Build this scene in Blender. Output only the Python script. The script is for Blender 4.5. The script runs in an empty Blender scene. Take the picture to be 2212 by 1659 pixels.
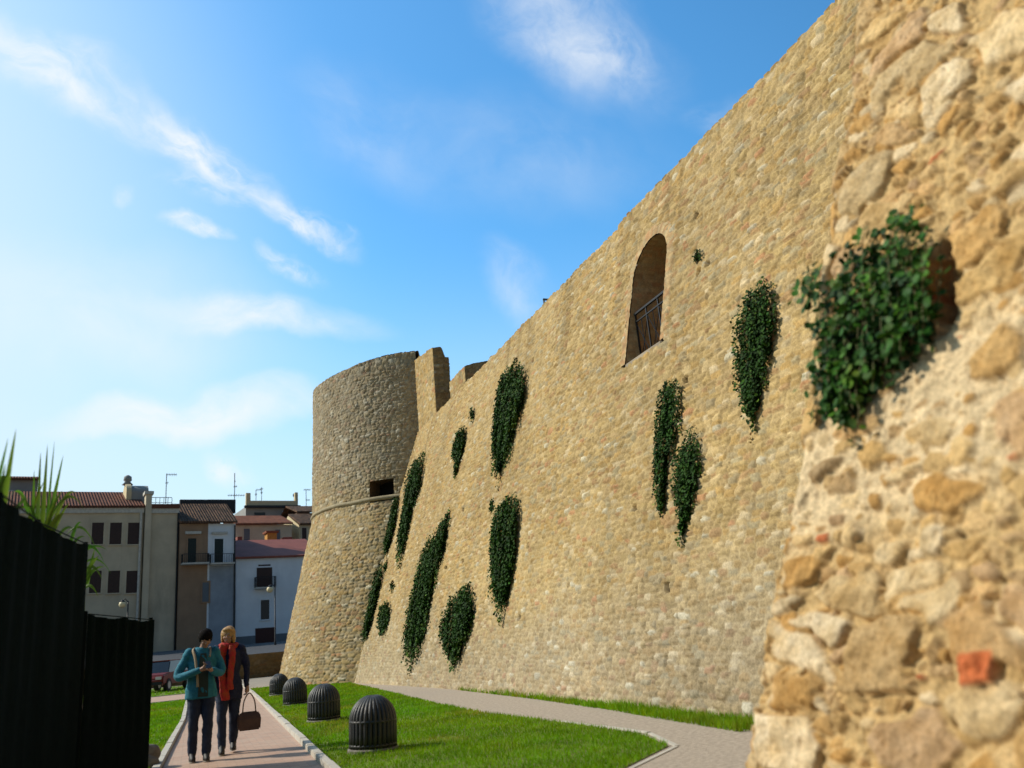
import bpy, bmesh, math, random
import numpy as np
from mathutils import Vector, Matrix
random.seed(7); RNG = np.random.default_rng(11)
sc = bpy.context.scene
COL = sc.collection
rad = math.radians

# ------------------------------------------------------------------ camera
F_, CX, CY, H, RHO = 1800.0, 1106.0, 829.5, 1.28, 0.09
def _axes():
    p = 0.28934; a = -0.37640
    sp, cp = math.sin(p), math.cos(p); c, s = math.cos(RHO), math.sin(RHO)
    fwd = np.array([0, cp, sp]); up0 = np.array([0, -sp, cp]); r0 = np.array([1., 0, 0])
    U = c*up0 + s*r0; R = c*r0 - s*up0
    ca, sa = math.cos(a), math.sin(a)
    M = np.array([[ca, -sa, 0], [sa, ca, 0], [0, 0, 1]])
    return M@R, M@U, M@fwd
cR, cU, cD = _axes()
cam_d = bpy.data.cameras.new('camera'); cam = bpy.data.objects.new('camera', cam_d); COL.objects.link(cam)
cam_d.sensor_fit = 'HORIZONTAL'; cam_d.sensor_width = 36; cam_d.lens = 36*F_/2212
cam_d.clip_start = 0.05; cam_d.clip_end = 6000
cam.matrix_world = Matrix(((cR[0], cU[0], -cD[0], 0), (cR[1], cU[1], -cD[1], 0), (cR[2], cU[2], -cD[2], H), (0, 0, 0, 1)))
cam_d.dof.use_dof = True; cam_d.dof.focus_distance = 20.0; cam_d.dof.aperture_fstop = 1.2
sc.camera = cam

# survey helpers: sight lines of the photograph cut with real planes of the place
CAM = np.array([0, 0, H])
def ray(x, y): return cR*(x-CX)/F_ + cU*(CY-y)/F_ + cD
def on_ground(x, y, z=0.0):
    d = ray(x, y); return CAM + d*(z-H)/d[2]
def on_slope(x, y, W, s):
    d = ray(x, y); t = (W+s*H)/(d[0]-s*d[2]); return CAM + d*t
def at_depth(x, y, Y):
    d = ray(x, y); return CAM + d*Y/d[1]

# ------------------------------------------------------------------ sun and sky
SUN_AZ, SUN_EL = rad(-63), rad(38)        # azimuth from +Y towards +X
sdir = Vector((math.sin(SUN_AZ)*math.cos(SUN_EL), math.cos(SUN_AZ)*math.cos(SUN_EL), math.sin(SUN_EL)))
sl = bpy.data.lights.new('sun', 'SUN'); so = bpy.data.objects.new('sun', sl); COL.objects.link(so)
sl.energy = 4.4; sl.angle = rad(0.5); sl.color = (1.0, 0.93, 0.80)
so.rotation_euler = sdir.to_track_quat('Z', 'Y').to_euler()
so.location = (-20, 0, 30)
sc.view_settings.view_transform = 'Standard'; sc.view_settings.look = 'None'
sc.view_settings.exposure = 0.0; sc.view_settings.gamma = 1.0

class NT:
    def __init__(s, tree): s.t = tree; s.n = tree.nodes; s.l = tree.links
    def new(s, typ, **kw):
        n = s.n.new(typ)
        for k, v in kw.items(): setattr(n, k, v)
        return n
    def set(s, sock, v):
        if isinstance(v, bpy.types.NodeSocket): s.l.new(v, sock)
        else: sock.default_value = v
    def math(s, op, a, b=0.0, clamp=False):
        n = s.new('ShaderNodeMath', operation=op, use_clamp=clamp); s.set(n.inputs[0], a); s.set(n.inputs[1], b); return n.outputs[0]
    def vmath(s, op, a, b=(0, 0, 0)):
        n = s.new('ShaderNodeVectorMath', operation=op); s.set(n.inputs[0], a); s.set(n.inputs[1], b); return n
    def mix(s, f, a, b, blend='MIX'):
        n = s.new('ShaderNodeMix', data_type='RGBA', blend_type=blend)
        s.set(n.inputs[0], f); s.set(n.inputs[6], a); s.set(n.inputs[7], b); return n.outputs[2]
    def noise(s, vec, scale, detail=5, rough=0.55, dist=0.0):
        n = s.new('ShaderNodeTexNoise'); s.set(n.inputs['Vector'], vec)
        n.inputs['Scale'].default_value = scale; n.inputs['Detail'].default_value = detail
        n.inputs['Roughness'].default_value = rough; n.inputs['Distortion'].default_value = dist; return n.outputs['Fac']
    def mrange(s, v, a, b, c=0.0, d=1.0, smooth=True):
        n = s.new('ShaderNodeMapRange', interpolation_type='SMOOTHSTEP' if smooth else 'LINEAR', clamp=True)
        for i, x in enumerate((v, a, b, c, d)): s.set(n.inputs[i], x)
        return n.outputs[0]

wd = bpy.data.worlds.new('World'); sc.world = wd; wd.use_nodes = True
w = NT(wd.node_tree); w.n.clear()
tc = w.new('ShaderNodeTexCoord'); gen = tc.outputs['Generated']
sky = w.new('ShaderNodeTexSky', sky_type='NISHITA'); sky.sun_disc = False
sky.sun_elevation = SUN_EL; sky.sun_rotation = SUN_AZ
sky.air_density = 1.0; sky.dust_density = 1.2; sky.ozone_density = 2.0
hs = w.new('ShaderNodeHueSaturation'); hs.inputs['Saturation'].default_value = 1.25; hs.inputs['Value'].default_value = 1.0
w.l.new(sky.outputs[0], hs.inputs['Color'])
# clouds: fixed directions on the celestial sphere, flattened around one bearing
sx = w.vmath('DOT_PRODUCT', gen, tuple(cR)).outputs['Value']
sy = w.vmath('DOT_PRODUCT', gen, tuple(cU)).outputs['Value']
sz = w.math('MAXIMUM', w.vmath('DOT_PRODUCT', gen, tuple(cD)).outputs['Value'], 0.05)
cb = w.new('ShaderNodeCombineXYZ'); w.l.new(w.math('DIVIDE', sx, sz), cb.inputs[0]); w.l.new(w.math('DIVIDE', sy, sz), cb.inputs[1])
pq = cb.outputs[0]
warpn = w.new('ShaderNodeTexNoise'); w.l.new(pq, warpn.inputs['Vector']); warpn.inputs['Scale'].default_value = 7; warpn.inputs['Detail'].default_value = 5
wv = w.vmath('SCALE', w.vmath('SUBTRACT', warpn.outputs['Color'], (.5, .5, .5)).outputs[0]); wv.inputs[3].default_value = 0.10
pqw = w.vmath('ADD', pq, wv.outputs[0]).outputs[0]
def cloud(x0, y0, x1, y1, half, strength, stretch=3.0, nscale=14, lo=0.3, hi=0.75, soft=1.0, vec=None):
    """a cloud bank between two bearings, 'half' its half width"""
    ax, ay, bx, by = (x0-CX)/F_, (CY-y0)/F_, (x1-CX)/F_, (CY-y1)/F_
    L = math.hypot(bx-ax, by-ay)/2; ang = math.atan2(by-ay, bx-ax)
    mp = w.new('ShaderNodeMapping', vector_type='TEXTURE')
    mp.inputs['Location'].default_value = ((ax+bx)/2, (ay+by)/2, 0); mp.inputs['Rotation'].default_value = (0, 0, ang)
    w.l.new(pqw if vec is None else vec, mp.inputs['Vector'])
    v = w.vmath('MULTIPLY', mp.outputs[0], (1/L, F_/half, 0)).outputs[0]
    m = w.mrange(w.vmath('LENGTH', v).outputs['Value'], 1.15, 1.15-soft, 0, 1)
    nv = w.vmath('MULTIPLY', mp.outputs[0], (1, stretch, 1)).outputs[0]
    nz = w.mrange(w.noise(nv, nscale, 7, 0.6, 0.4), lo, hi, 0, 1)
    return w.math('MULTIPLY', w.math('MULTIPLY', m, nz), strength)
banks = [
    cloud(-150, 0, 430, 310, 85, .75, 2.2, 9, .25, .72),
    cloud(270, 190, 640, 480, 62, .85, 2.6, 12, .28, .7),
    cloud(380, 250, 560, 430, 26, .5, 2.0, 20, .25, .7),
    cloud(540, 420, 780, 565, 34, .7, 2.0, 20, .3, .7),
    cloud(360, 465, 500, 535, 24, .75, 2.0, 22, .2, .65),
    cloud(540, 545, 720, 610, 26, .55, 2.0, 22, .3, .7),
    cloud(330, 380, 640, 470, 40, .35, 2.0, 22, .35, .75),
    cloud(250, 390, 310, 420, 20, .35, 1.5, 22, .2, .7),
    cloud(280, 640, 880, 705, 48, .75, 3.0, 6, .15, .7),
    cloud(-200, 620, 700, 720, 170, .5, 1.5, 3, .05, .8),
    cloud(60, 920, 800, 850, 62, .78, 3.2, 6, .12, .62),
    cloud(80, 930, 480, 935, 30, .4, 2.0, 8, .1, .6),
    cloud(425, 965, 560, 1035, 45, .6, 1.0, 20, .3, .65),
    cloud(1000, -70, 1490, 210, 135, .62, 1.3, 8, .22, .8),
    cloud(1180, 40, 1440, 150, 70, .4, 1.3, 16, .3, .7),
    cloud(1040, 520, 1200, 720, 75, .35, 1.3, 8, .25, .75),
    cloud(1480, 250, 1640, 220, 50, .3, 1.3, 10, .3, .75),
    cloud(600, 150, 1050, 420, 150, .20, 1.5, 6, .25, .75),
    cloud(850, 330, 1500, 330, 150, .18, 1.5, 5, .25, .75),
]
acc = banks[0]
for b in banks[1:]:
    acc = w.math('SUBTRACT', 1.0, w.math('MULTIPLY', w.math('SUBTRACT', 1.0, acc), w.math('SUBTRACT', 1.0, b)))
# pale air towards the horizon and the sun's side; sky boost added ahead
gz = w.vmath('DOT_PRODUCT', gen, (0, 0, 1)).outputs['Value']
hz = w.mrange(gz, 0.46, 0.02, 0, 1)
front_dir = Vector((-.28, .90, .34)).normalized()
front = w.mrange(w.vmath('DOT_PRODUCT', gen, tuple(front_dir)).outputs['Value'], -.15, .75, .72, 2.35)  # sky raised ahead of the camera, lowered behind to limit fill on facades
tint = w.vmath('MULTIPLY', hs.outputs[0], (.78, 1.14, 1.12)).outputs[0]
bsc = w.vmath('SCALE', tint); w.l.new(front, bsc.inputs[3])
sv = Vector((-.62, .76, .20)).normalized()
side = w.mrange(w.vmath('DOT_PRODUCT', gen, tuple(sv)).outputs['Value'], 0.62, 1.0, 0, 1)
lit = w.mrange(w.vmath('DOT_PRODUCT', gen, tuple(front_dir)).outputs['Value'], -.1, .6, .36, 1)
hzn = w.vmath('SCALE', (7.0, 8.3, 9.0)); w.l.new(lit, hzn.inputs[3])
pale = w.math('SUBTRACT', 1.0, w.math('MULTIPLY', w.math('SUBTRACT', 1.0, w.math('MULTIPLY', hz, .92)), w.math('SUBTRACT', 1.0, w.math('MULTIPLY', side, .92))))
skyc = w.mix(pale, bsc.outputs[0], hzn.outputs[0])
skyc = w.mix(w.math('MINIMUM', w.math('MULTIPLY', acc, 1.15), .93), skyc, (9.0, 9.35, 9.6, 1))
bg = w.new('ShaderNodeBackground'); w.l.new(skyc, bg.inputs[0]); bg.inputs[1].default_value = 0.105
wo = w.new('ShaderNodeOutputWorld'); w.l.new(bg.outputs[0], wo.inputs[0])

# ------------------------------------------------------------------ materials
def new_mat(name):
    m = bpy.data.materials.new(name); m.use_nodes = True; t = NT(m.node_tree)
    return m, t, t.n['Principled BSDF']
def mat(name, col, rough=0.7, var=0.25, scale=6.0, bump=0.0, bscale=40.0, metal=0.0, col2=None, spec=0.4, stain=None):
    m, t, p = new_mat(name)
    o = t.new('ShaderNodeTexCoord').outputs['Object']
    c2 = col2 or tuple(c*(1-var) for c in col)
    n = t.mrange(t.noise(o, scale, 6, .6), .3, .7)
    c = t.mix(n, (*col, 1), (*c2, 1))
    if stain:
        mp = t.vmath('MULTIPLY', o, (1, 1, .25)).outputs[0]
        c = t.mix(t.math('MULTIPLY', t.mrange(t.noise(mp, stain[1], 6, .65), .5, .75), stain[2]), c, (*stain[0], 1))
    t.l.new(c, p.inputs['Base Color'])
    p.inputs['Roughness'].default_value = rough; p.inputs['Metallic'].default_value = metal; p.inputs['Specular IOR Level'].default_value = spec
    if bump:
        b = t.new('ShaderNodeBump'); b.inputs['Strength'].default_value = bump; b.inputs['Distance'].default_value = 0.02
        t.l.new(t.noise(o, bscale, 6, .6), b.inputs['Height']); t.l.new(b.outputs[0], p.inputs['Normal'])
    return m
def stone_mat(name, grain=60, bump=0.5, dist=0.012, rough=0.9):
    m, t, p = new_mat(name)
    o = t.new('ShaderNodeTexCoord').outputs['Object']
    a = t.new('ShaderNodeAttribute', attribute_name='Col')
    n1 = t.mrange(t.noise(o, grain, 6, .65), .25, .75, .72, 1.22)
    n2 = t.mrange(t.noise(o, grain*.18, 4, .6), .3, .7, .86, 1.12)
    k = t.math('MULTIPLY', n1, n2)
    c = t.vmath('SCALE', a.outputs['Color']); t.l.new(k, c.inputs[3])
    t.l.new(c.outputs[0], p.inputs['Base Color'])
    p.inputs['Roughness'].default_value = rough; p.inputs['Specular IOR Level'].default_value = 0.15
    b = t.new('ShaderNodeBump'); b.inputs['Strength'].default_value = bump; b.inputs['Distance'].default_value = dist
    t.l.new(t.noise(o, grain*1.3, 6, .7), b.inputs['Height']); t.l.new(b.outputs[0], p.inputs['Normal'])
    return m
def leaf_mat(name, a, b, scale=9.0, trans=0.25, rough=0.45):
    m, t, p = new_mat(name)
    o = t.new('ShaderNodeTexCoord').outputs['Object']
    at = t.new('ShaderNodeAttribute', attribute_name='Col')
    c = t.mix(t.mrange(t.noise(o, scale, 3, .5), .3, .7), (*a, 1), (*b, 1))
    v = t.vmath('MULTIPLY', c, at.outputs['Color']).outputs[0]
    t.l.new(v, p.inputs['Base Color']); p.inputs['Roughness'].default_value = rough; p.inputs['Specular IOR Level'].default_value = 0.16
    tr = t.new('ShaderNodeBsdfTranslucent'); t.l.new(v, tr.inputs['Color'])
    mx = t.new('ShaderNodeMixShader'); mx.inputs[0].default_value = trans
    t.l.new(p.outputs[0], mx.inputs[1]); t.l.new(tr.outputs[0], mx.inputs[2])
    t.l.new(mx.outputs[0], t.n['Material Output'].inputs['Surface'])
    return m

M = dict(
    stone=stone_mat('rubble_stone', 30, .35, .012), bastion=stone_mat('bastion_stone', 55, .7, .014),
    brick=stone_mat('thin_brick', 40, .4, .01),
    caper=leaf_mat('caper_leaf', (.024, .066, .006), (.010, .030, .004), 9, .15, .75),
    caper_near=leaf_mat('near_caper_leaf', (.042, .112, .010), (.012, .044, .008), 6, .22, .55),
    reed=leaf_mat('reed_leaf', (.15, .26, .03), (.08, .17, .02), 4, .45),
    grass=leaf_mat('grass_blade', (.19, .315, .004), (.12, .21, .003), 1.3, .45, .6),
    stem=mat('plant_stem', (.13, .12, .04), .8),
    soil=mat('lawn_soil', (.15, .21, .008), .95, .4, 3, col2=(.12, .115, .03)),
    ground=mat('ground_dirt', (.33, .27, .2), .95, .3, 1.5, .3, 30),
    gravel=mat('gravel', (.47, .375, .28), .95, .35, 18, .8, 60),
    kerb=mat('kerb_stone', (.50, .45, .37), .85, .2, 8, .2),
    asphalt=mat('asphalt', (.06, .06, .065), .9, .3, 5, .3),
    fence=mat('fence_net', (.0035, .0085, .0075), .95, .4, 14, .25, 60, spec=.02), fpost=mat('fence_post', (.006, .010, .009), .8, spec=.05),
    iron=mat('dark_iron', (.03, .03, .033), .5, .3, 12, .1, 40, .6), rail=mat('grey_rail', (.10, .10, .11), .5, .2),
    cage=mat('cage_iron', (.030, .032, .034), .5, .4, 10, .2, 30, .2, col2=(.055, .05, .042)),
    black=mat('dark_room', (.008, .007, .007), .9),
    glass=mat('dark_glass', (.012, .014, .018), .12, .3, 1),
    shutter=mat('brown_shutter', (.045, .022, .018), .6), gshutter=mat('green_shutter', (.008, .022, .020), .6),
    beige=mat('beige_plaster', (.58, .49, .35), .9, .18, .7, .1, 20, stain=((.2, .17, .13), .5, .5)),
    brown=mat('brown_plaster', (.33, .21, .13), .9, .2, .8, .1, 20, stain=((.12, .09, .07), .5, .6)),
    white=mat('white_plaster', (.74, .78, .82), .9, .12, .6, .1, 20, stain=((.36, .38, .40), .45, .5)),
    cream=mat('cream_plaster', (.62, .50, .30), .9, .12, .8), grey=mat('grey_plaster', (.30, .29, .27), .9, .2, .8),
    bluegrey=mat('blue_grey_plaster', (.33, .37, .42), .9, .25, .6, .1, 20, stain=((.15, .15, .16), .5, .7)),
    dado=mat('dado_plaster', (.15, .17, .19), .9, .2, .8), dark=mat('dark_roof_felt', (.035, .038, .042), .9),
    redroof=mat('red_sheet_roof', (.30, .085, .055), .75, .25, .8), orange=mat('orange_plaster', (.55, .27, .06), .9),
    doorred=mat('dark_red_door', (.05, .010, .008), .6), mould=mat('pale_moulding', (.6, .57, .5), .85),
    globe=mat('lamp_globe', (.75, .62, .36), .4, .1), red=mat('red_car_paint', (.17, .02, .015), .3), rubber=mat('tyre_rubber', (.015, .015, .015), .8),
    chrome=mat('metal_trim', (.5, .5, .5), .3, .1, 5, 0, 40, .9), rock=mat('grey_rock', (.24, .21, .17), .95, .4, 7, .8, 14),
    skin=mat('skin', (.42, .22, .14), .55, .12, 12), hairdark=mat('dark_hair', (.010, .007, .006), .9, .3, 40, .3, 90, spec=.08),
    hairblond=mat('blond_hair', (.48, .25, .07), .5, .35, 30, .3, 90), teal=mat('teal_cloth', (.02, .17, .23), .85, .25, 9, .2, 60),
    greyteal=mat('dark_green_cloth', (.03, .045, .035), .9, .2, 9), navy=mat('navy_cloth', (.016, .018, .045), .85, .25, 10, .2, 60),
    jeans=mat('dark_denim', (.022, .030, .058), .9, .3, 14, .2, 90), scarf=mat('red_scarf_cloth', (.42, .012, .018), .85, .3, 14, .3, 50, 0, (.30, .05, .01)),
    lilac=mat('lilac_cloth', (.20, .25, .50), .85), beigecl=mat('beige_cloth', (.42, .30, .18), .85), leather=mat('brown_leather', (.10, .045, .022), .5, .3, 10, .1),
    shoe=mat('dark_shoe', (.03, .024, .02), .6), sole=mat('shoe_sole', (.3, .27, .22), .8), phone=mat('phone_case', (.02, .02, .022), .25),
)
def tile_mat(name, a, b, rows=3.2, cols=4.5):
    """barrel tiles: ribs run down the slope (object Y), rows step along it"""
    m, t, p = new_mat(name)
    o = t.new('ShaderNodeTexCoord').outputs['UV']
    sep = t.new('ShaderNodeSeparateXYZ'); t.l.new(o, sep.inputs[0])
    wav = t.math('ABSOLUTE', t.math('SINE', t.math('MULTIPLY', sep.outputs[0], math.pi*cols)))
    row = t.math('FRACT', t.math('MULTIPLY', sep.outputs[1], rows))
    ci = t.new('ShaderNodeCombineXYZ'); t.l.new(t.math('FLOOR', t.math('MULTIPLY', sep.outputs[0], cols)), ci.inputs[0]); t.l.new(t.math('FLOOR', t.math('MULTIPLY', sep.outputs[1], rows)), ci.inputs[1])
    wn = t.new('ShaderNodeTexWhiteNoise', noise_dimensions='2D'); t.l.new(ci.outputs[0], wn.inputs['Vector'])
    c = t.mix(wn.outputs['Value'], (*a, 1), (*b, 1))
    c = t.mix(t.mrange(t.noise(o, 1.2, 5), .45, .7, 0, .6), c, tuple(x*.45 for x in a)+(1,))
    t.l.new(c, p.inputs['Base Color']); p.inputs['Roughness'].default_value = .9; p.inputs['Specular IOR Level'].default_value = .15
    bm = t.new('ShaderNodeBump'); bm.inputs['Distance'].default_value = .12; bm.inputs['Strength'].default_value = 1
    t.l.new(t.math('ADD', wav, t.math('MULTIPLY', row, .35)), bm.inputs['Height']); t.l.new(bm.outputs[0], p.inputs['Normal'])
    return m
M['tile'] = tile_mat('old_roof_tile', (.20, .11, .065), (.075, .05, .035))
M['tilered'] = tile_mat('red_roof_tile', (.33, .12, .065), (.22, .085, .05))
M['tilebrown'] = tile_mat('brown_roof_tile', (.20, .075, .045), (.13, .055, .035))
def paver_mat():
    m, t, p = new_mat('path_paving')
    o = t.new('ShaderNodeTexCoord').outputs['Object']
    br = t.new('ShaderNodeTexBrick'); t.l.new(o, br.inputs['Vector']); br.inputs['Scale'].default_value = 1
    br.inputs['Brick Width'].default_value = .22; br.inputs['Row Height'].default_value = .11; br.inputs['Mortar Size'].default_value = .006
    br.inputs['Color1'].default_value = (.46, .29, .20, 1); br.inputs['Color2'].default_value = (.38, .23, .16, 1); br.inputs['Mortar'].default_value = (.28, .2, .15, 1)
    c = t.mix(t.mrange(t.noise(o, 2.2, 6, .6), .35, .7, 0, .5), br.outputs['Color'], (.42, .31, .23, 1))
    t.l.new(c, p.inputs['Base Color']); p.inputs['Roughness'].default_value = .9
    bp = t.new('ShaderNodeBump'); bp.inputs['Distance'].default_value = .006; bp.inputs['Strength'].default_value = .5
    t.l.new(t.noise(o, 50, 5), bp.inputs['Height']); t.l.new(bp.outputs[0], p.inputs['Normal'])
    return m
M['paver'] = paver_mat()

# ------------------------------------------------------------------ object helpers
def tag(o, label=None, cat=None, group=None, kind=None):
    if label: o['label'] = label
    if cat: o['category'] = cat
    if group: o['group'] = group
    if kind: o['kind'] = kind
    return o
def empty(name, loc, label, cat, group=None, rz=0.0):
    o = bpy.data.objects.new(name, None); COL.objects.link(o); o.location = loc; o.rotation_euler = (0, 0, rz); o.empty_display_size = .1
    return tag(o, label, cat, group)
def link_mesh(name, me, m, parent=None, smooth=False):
    if m is not None: me.materials.append(m)
    o = bpy.data.objects.new(name, me); COL.objects.link(o)
    if parent is not None: o.parent = parent
    if smooth: me.polygons.foreach_set('use_smooth', [True]*len(me.polygons))
    return o
def mesh_np(name, V, Fc, m, parent=None, smooth=False, cols=None, k=None):
    """V (n,3) world or local points, Fc (f,k) faces"""
    V = np.asarray(V, dtype=np.float64); Fc = np.asarray(Fc, dtype=np.int64); k = Fc.shape[1]
    me = bpy.data.meshes.new(name); me.vertices.add(len(V)); me.vertices.foreach_set('co', V.ravel())
    me.loops.add(Fc.size); me.loops.foreach_set('vertex_index', Fc.ravel())
    me.polygons.add(len(Fc)); me.polygons.foreach_set('loop_start', np.arange(len(Fc))*k); me.polygons.foreach_set('loop_total', np.full(len(Fc), k))
    if cols is not None:
        a = me.attributes.new('Col', 'FLOAT_COLOR', 'POINT'); c4 = np.ones((len(V), 4)); c4[:, :3] = cols
        a.data.foreach_set('color', c4.ravel())
    me.update(calc_edges=True); me.validate()
    return link_mesh(name, me, m, parent, smooth)
class MB:
    def __init__(s): s.v = []; s.f = []
    def add(s, vs, fs):
        b = len(s.v); s.v += [tuple(map(float, p)) for p in vs]; s.f += [tuple(i+b for i in f) for f in fs]; return s
    def box(s, x0, x1, y0, y1, z0, z1):
        return s.add([(x0, y0, z0), (x1, y0, z0), (x1, y1, z0), (x0, y1, z0), (x0, y0, z1), (x1, y0, z1), (x1, y1, z1), (x0, y1, z1)],
                     [(0, 3, 2, 1), (4, 5, 6, 7), (0, 1, 5, 4), (1, 2, 6, 5), (2, 3, 7, 6), (3, 0, 4, 7)])
    def tube(s, pts, radii, n=8, cap=True, flat=1.0):
        pts = [Vector(p) for p in pts]
        if isinstance(radii, (int, float)): radii = [radii]*len(pts)
        rings = []; prev = None
        for i, p in enumerate(pts):
            d = (pts[min(i+1, len(pts)-1)] - pts[max(i-1, 0)]).normalized()
            if prev is None: a = d.orthogonal().normalized()
            else: a = (prev - d*prev.dot(d)); a = a.normalized() if a.length > 1e-6 else d.orthogonal().normalized()
            prev = a; b = d.cross(a)
            rings.append([p + (a*math.cos(t)*radii[i] + b*math.sin(t)*radii[i]*flat) for t in [2*math.pi*k/n for k in range(n)]])
        vs = [q for r in rings for q in r]; fs = []
        for i in range(len(rings)-1):
            for k in range(n): fs.append((i*n+k, i*n+(k+1) % n, (i+1)*n+(k+1) % n, (i+1)*n+k))
        if cap: fs.append(tuple(range(n))[::-1]); fs.append(tuple((len(rings)-1)*n+k for k in range(n)))
        return s.add(vs, fs)
    def loft(s, rings, cap=True):
        """rings: (cx,cy,z,rx,ry)"""
        n = 20; vs = []; fs = []
        for cx, cy, z, rx, ry in rings:
            vs += [(cx+rx*math.cos(2*math.pi*k/n), cy+ry*math.sin(2*math.pi*k/n), z) for k in range(n)]
        for i in range(len(rings)-1):
            for k in range(n): fs.append((i*n+k, i*n+(k+1) % n, (i+1)*n+(k+1) % n, (i+1)*n+k))
        if cap: fs.append(tuple(range(n))[::-1]); fs.append(tuple((len(rings)-1)*n+k for k in range(n)))
        return s.add(vs, fs)
    def ball(s, c, r, n=12, rz=None, ry=None):
        rz = rz or r; ry = ry or r; vs = []; fs = []
        for i in range(n+1):
            t = math.pi*i/n
            for k in range(n*2): p = math.pi*k/n; vs.append((c[0]+r*math.sin(t)*math.cos(p), c[1]+ry*math.sin(t)*math.sin(p), c[2]+rz*math.cos(t)))
        m2 = n*2
        for i in range(n):
            for k in range(m2): fs.append((i*m2+k, (i+1)*m2+k, (i+1)*m2+(k+1) % m2, i*m2+(k+1) % m2))
        return s.add(vs, fs)
    def prism(s, poly, z0, z1):
        n = len(poly)
        return s.add([(p[0], p[1], z0) for p in poly]+[(p[0], p[1], z1) for p in poly],
                     [tuple(range(n))[::-1], tuple(range(n, 2*n))]+[(i, (i+1) % n, n+(i+1) % n, n+i) for i in range(n)])
    def build(s, name, m, parent=None, smooth=False, bevel=0.0, weld=False):
        me = bpy.data.meshes.new(name); me.from_pydata(s.v, [], s.f)
        if bevel or weld or smooth:
            bm = bmesh.new(); bm.from_mesh(me)
            if weld: bmesh.ops.remove_doubles(bm, verts=bm.verts, dist=1e-5)
            bmesh.ops.recalc_face_normals(bm, faces=bm.faces)
            if bevel: bmesh.ops.bevel(bm, geom=bm.edges[:], offset=bevel, segments=2, affect='EDGES', clamp_overlap=True)
            bm.to_mesh(me); bm.free()
        me.update()
        return link_mesh(name, me, m, parent, smooth)
def struct(o): o['kind'] = 'structure'; return o

# ------------------------------------------------------------------ noise for masonry
def _h(i, j, k=0):
    with np.errstate(over='ignore'):
        x = (np.asarray(i, np.int64)*374761393 + np.asarray(j, np.int64)*668265263 + int(k)*974634541).astype(np.uint64) & np.uint64(0xffffffff)
        x = ((x ^ (x >> np.uint64(13)))*np.uint64(1274126177)) & np.uint64(0xffffffff)
        x = ((x ^ (x >> np.uint64(16)))*np.uint64(2246822519)) & np.uint64(0xffffffff)
        x = x ^ (x >> np.uint64(15))
    return x.astype(np.float64)/4294967296.0
def vnoise(u, v, k=0):
    i = np.floor(u).astype(np.int64); j = np.floor(v).astype(np.int64); a = u-i; b = v-j
    a = a*a*(3-2*a); b = b*b*(3-2*b)
    return (_h(i, j, k)*(1-a)+_h(i+1, j, k)*a)*(1-b)+(_h(i, j+1, k)*(1-a)+_h(i+1, j+1, k)*a)*b
def fbm(u, v, k=0, o=4):
    r = 0; A = .5; n = 0
    for q in range(o): r = r+A*vnoise(u*2**q+q*17.3, v*2**q+q*9.1, k+q); n += A; A *= .5
    return r/n
def cells(u, v, sw, sh, seed, jit=.7, pw=2.6, wt=.35, warp=.25):
    """irregular coursed stones; returns gap to the neighbour (0 at the joint), id hashes"""
    u = u + warp*sw*(fbm(u/sw*.8, v/sh*.8, seed+50, 3)-.5)*2
    v = v + warp*sh*(fbm(u/sw*.7, v/sh*.7, seed+60, 3)-.5)*2 + .8*sh*(vnoise(u/(sw*6), v/(sh*3), seed+70)-.5)
    j0 = np.floor(v/sh).astype(np.int64)
    F1 = np.full(u.shape, 9.); F2 = np.full(u.shape, 9.); I = np.zeros(u.shape, np.int64); J = I.copy()
    for dj in (-1, 0, 1):
        j = j0+dj; off = _h(j, j*0+3, seed)
        i0 = np.floor(u/sw+off).astype(np.int64)
        for di in (-2, -1, 0, 1, 2):
            i = i0+di
            px = i-off+.5+(_h(i, j, seed+1)-.5)*jit; py = j+.5+(_h(i, j, seed+2)-.5)*jit*.7
            d = (np.abs(u/sw-px)**pw+np.abs(v/sh-py)**pw)**(1/pw) - wt*(_h(i, j, seed+3)-.5)
            c = d < F1
            F2 = np.where(c, F1, np.minimum(F2, d)); I = np.where(c, i, I); J = np.where(c, j, J); F1 = np.where(c, d, F1)
    return F2-F1, F1, I, J
def pick(pal, r):
    pal = np.array(pal); return pal[np.minimum((r*len(pal)).astype(int), len(pal)-1)]
def sstep(a, b, x): t = np.clip((x-a)/(b-a), 0, 1); return t*t*(3-2*t)
PAL = [(.43, .30, .135), (.40, .275, .115), (.45, .32, .15), (.36, .25, .11), (.47, .34, .17), (.41, .285, .135), (.43, .275, .105), (.37, .28, .155), (.44, .31, .145), (.39, .255, .10), (.51, .39, .23), (.38, .235, .11), (.42, .295, .13), (.38, .30, .17)]
PAL = [(p[0]*.89, p[1]*.875, p[2]*.83) for p in PAL]
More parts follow.
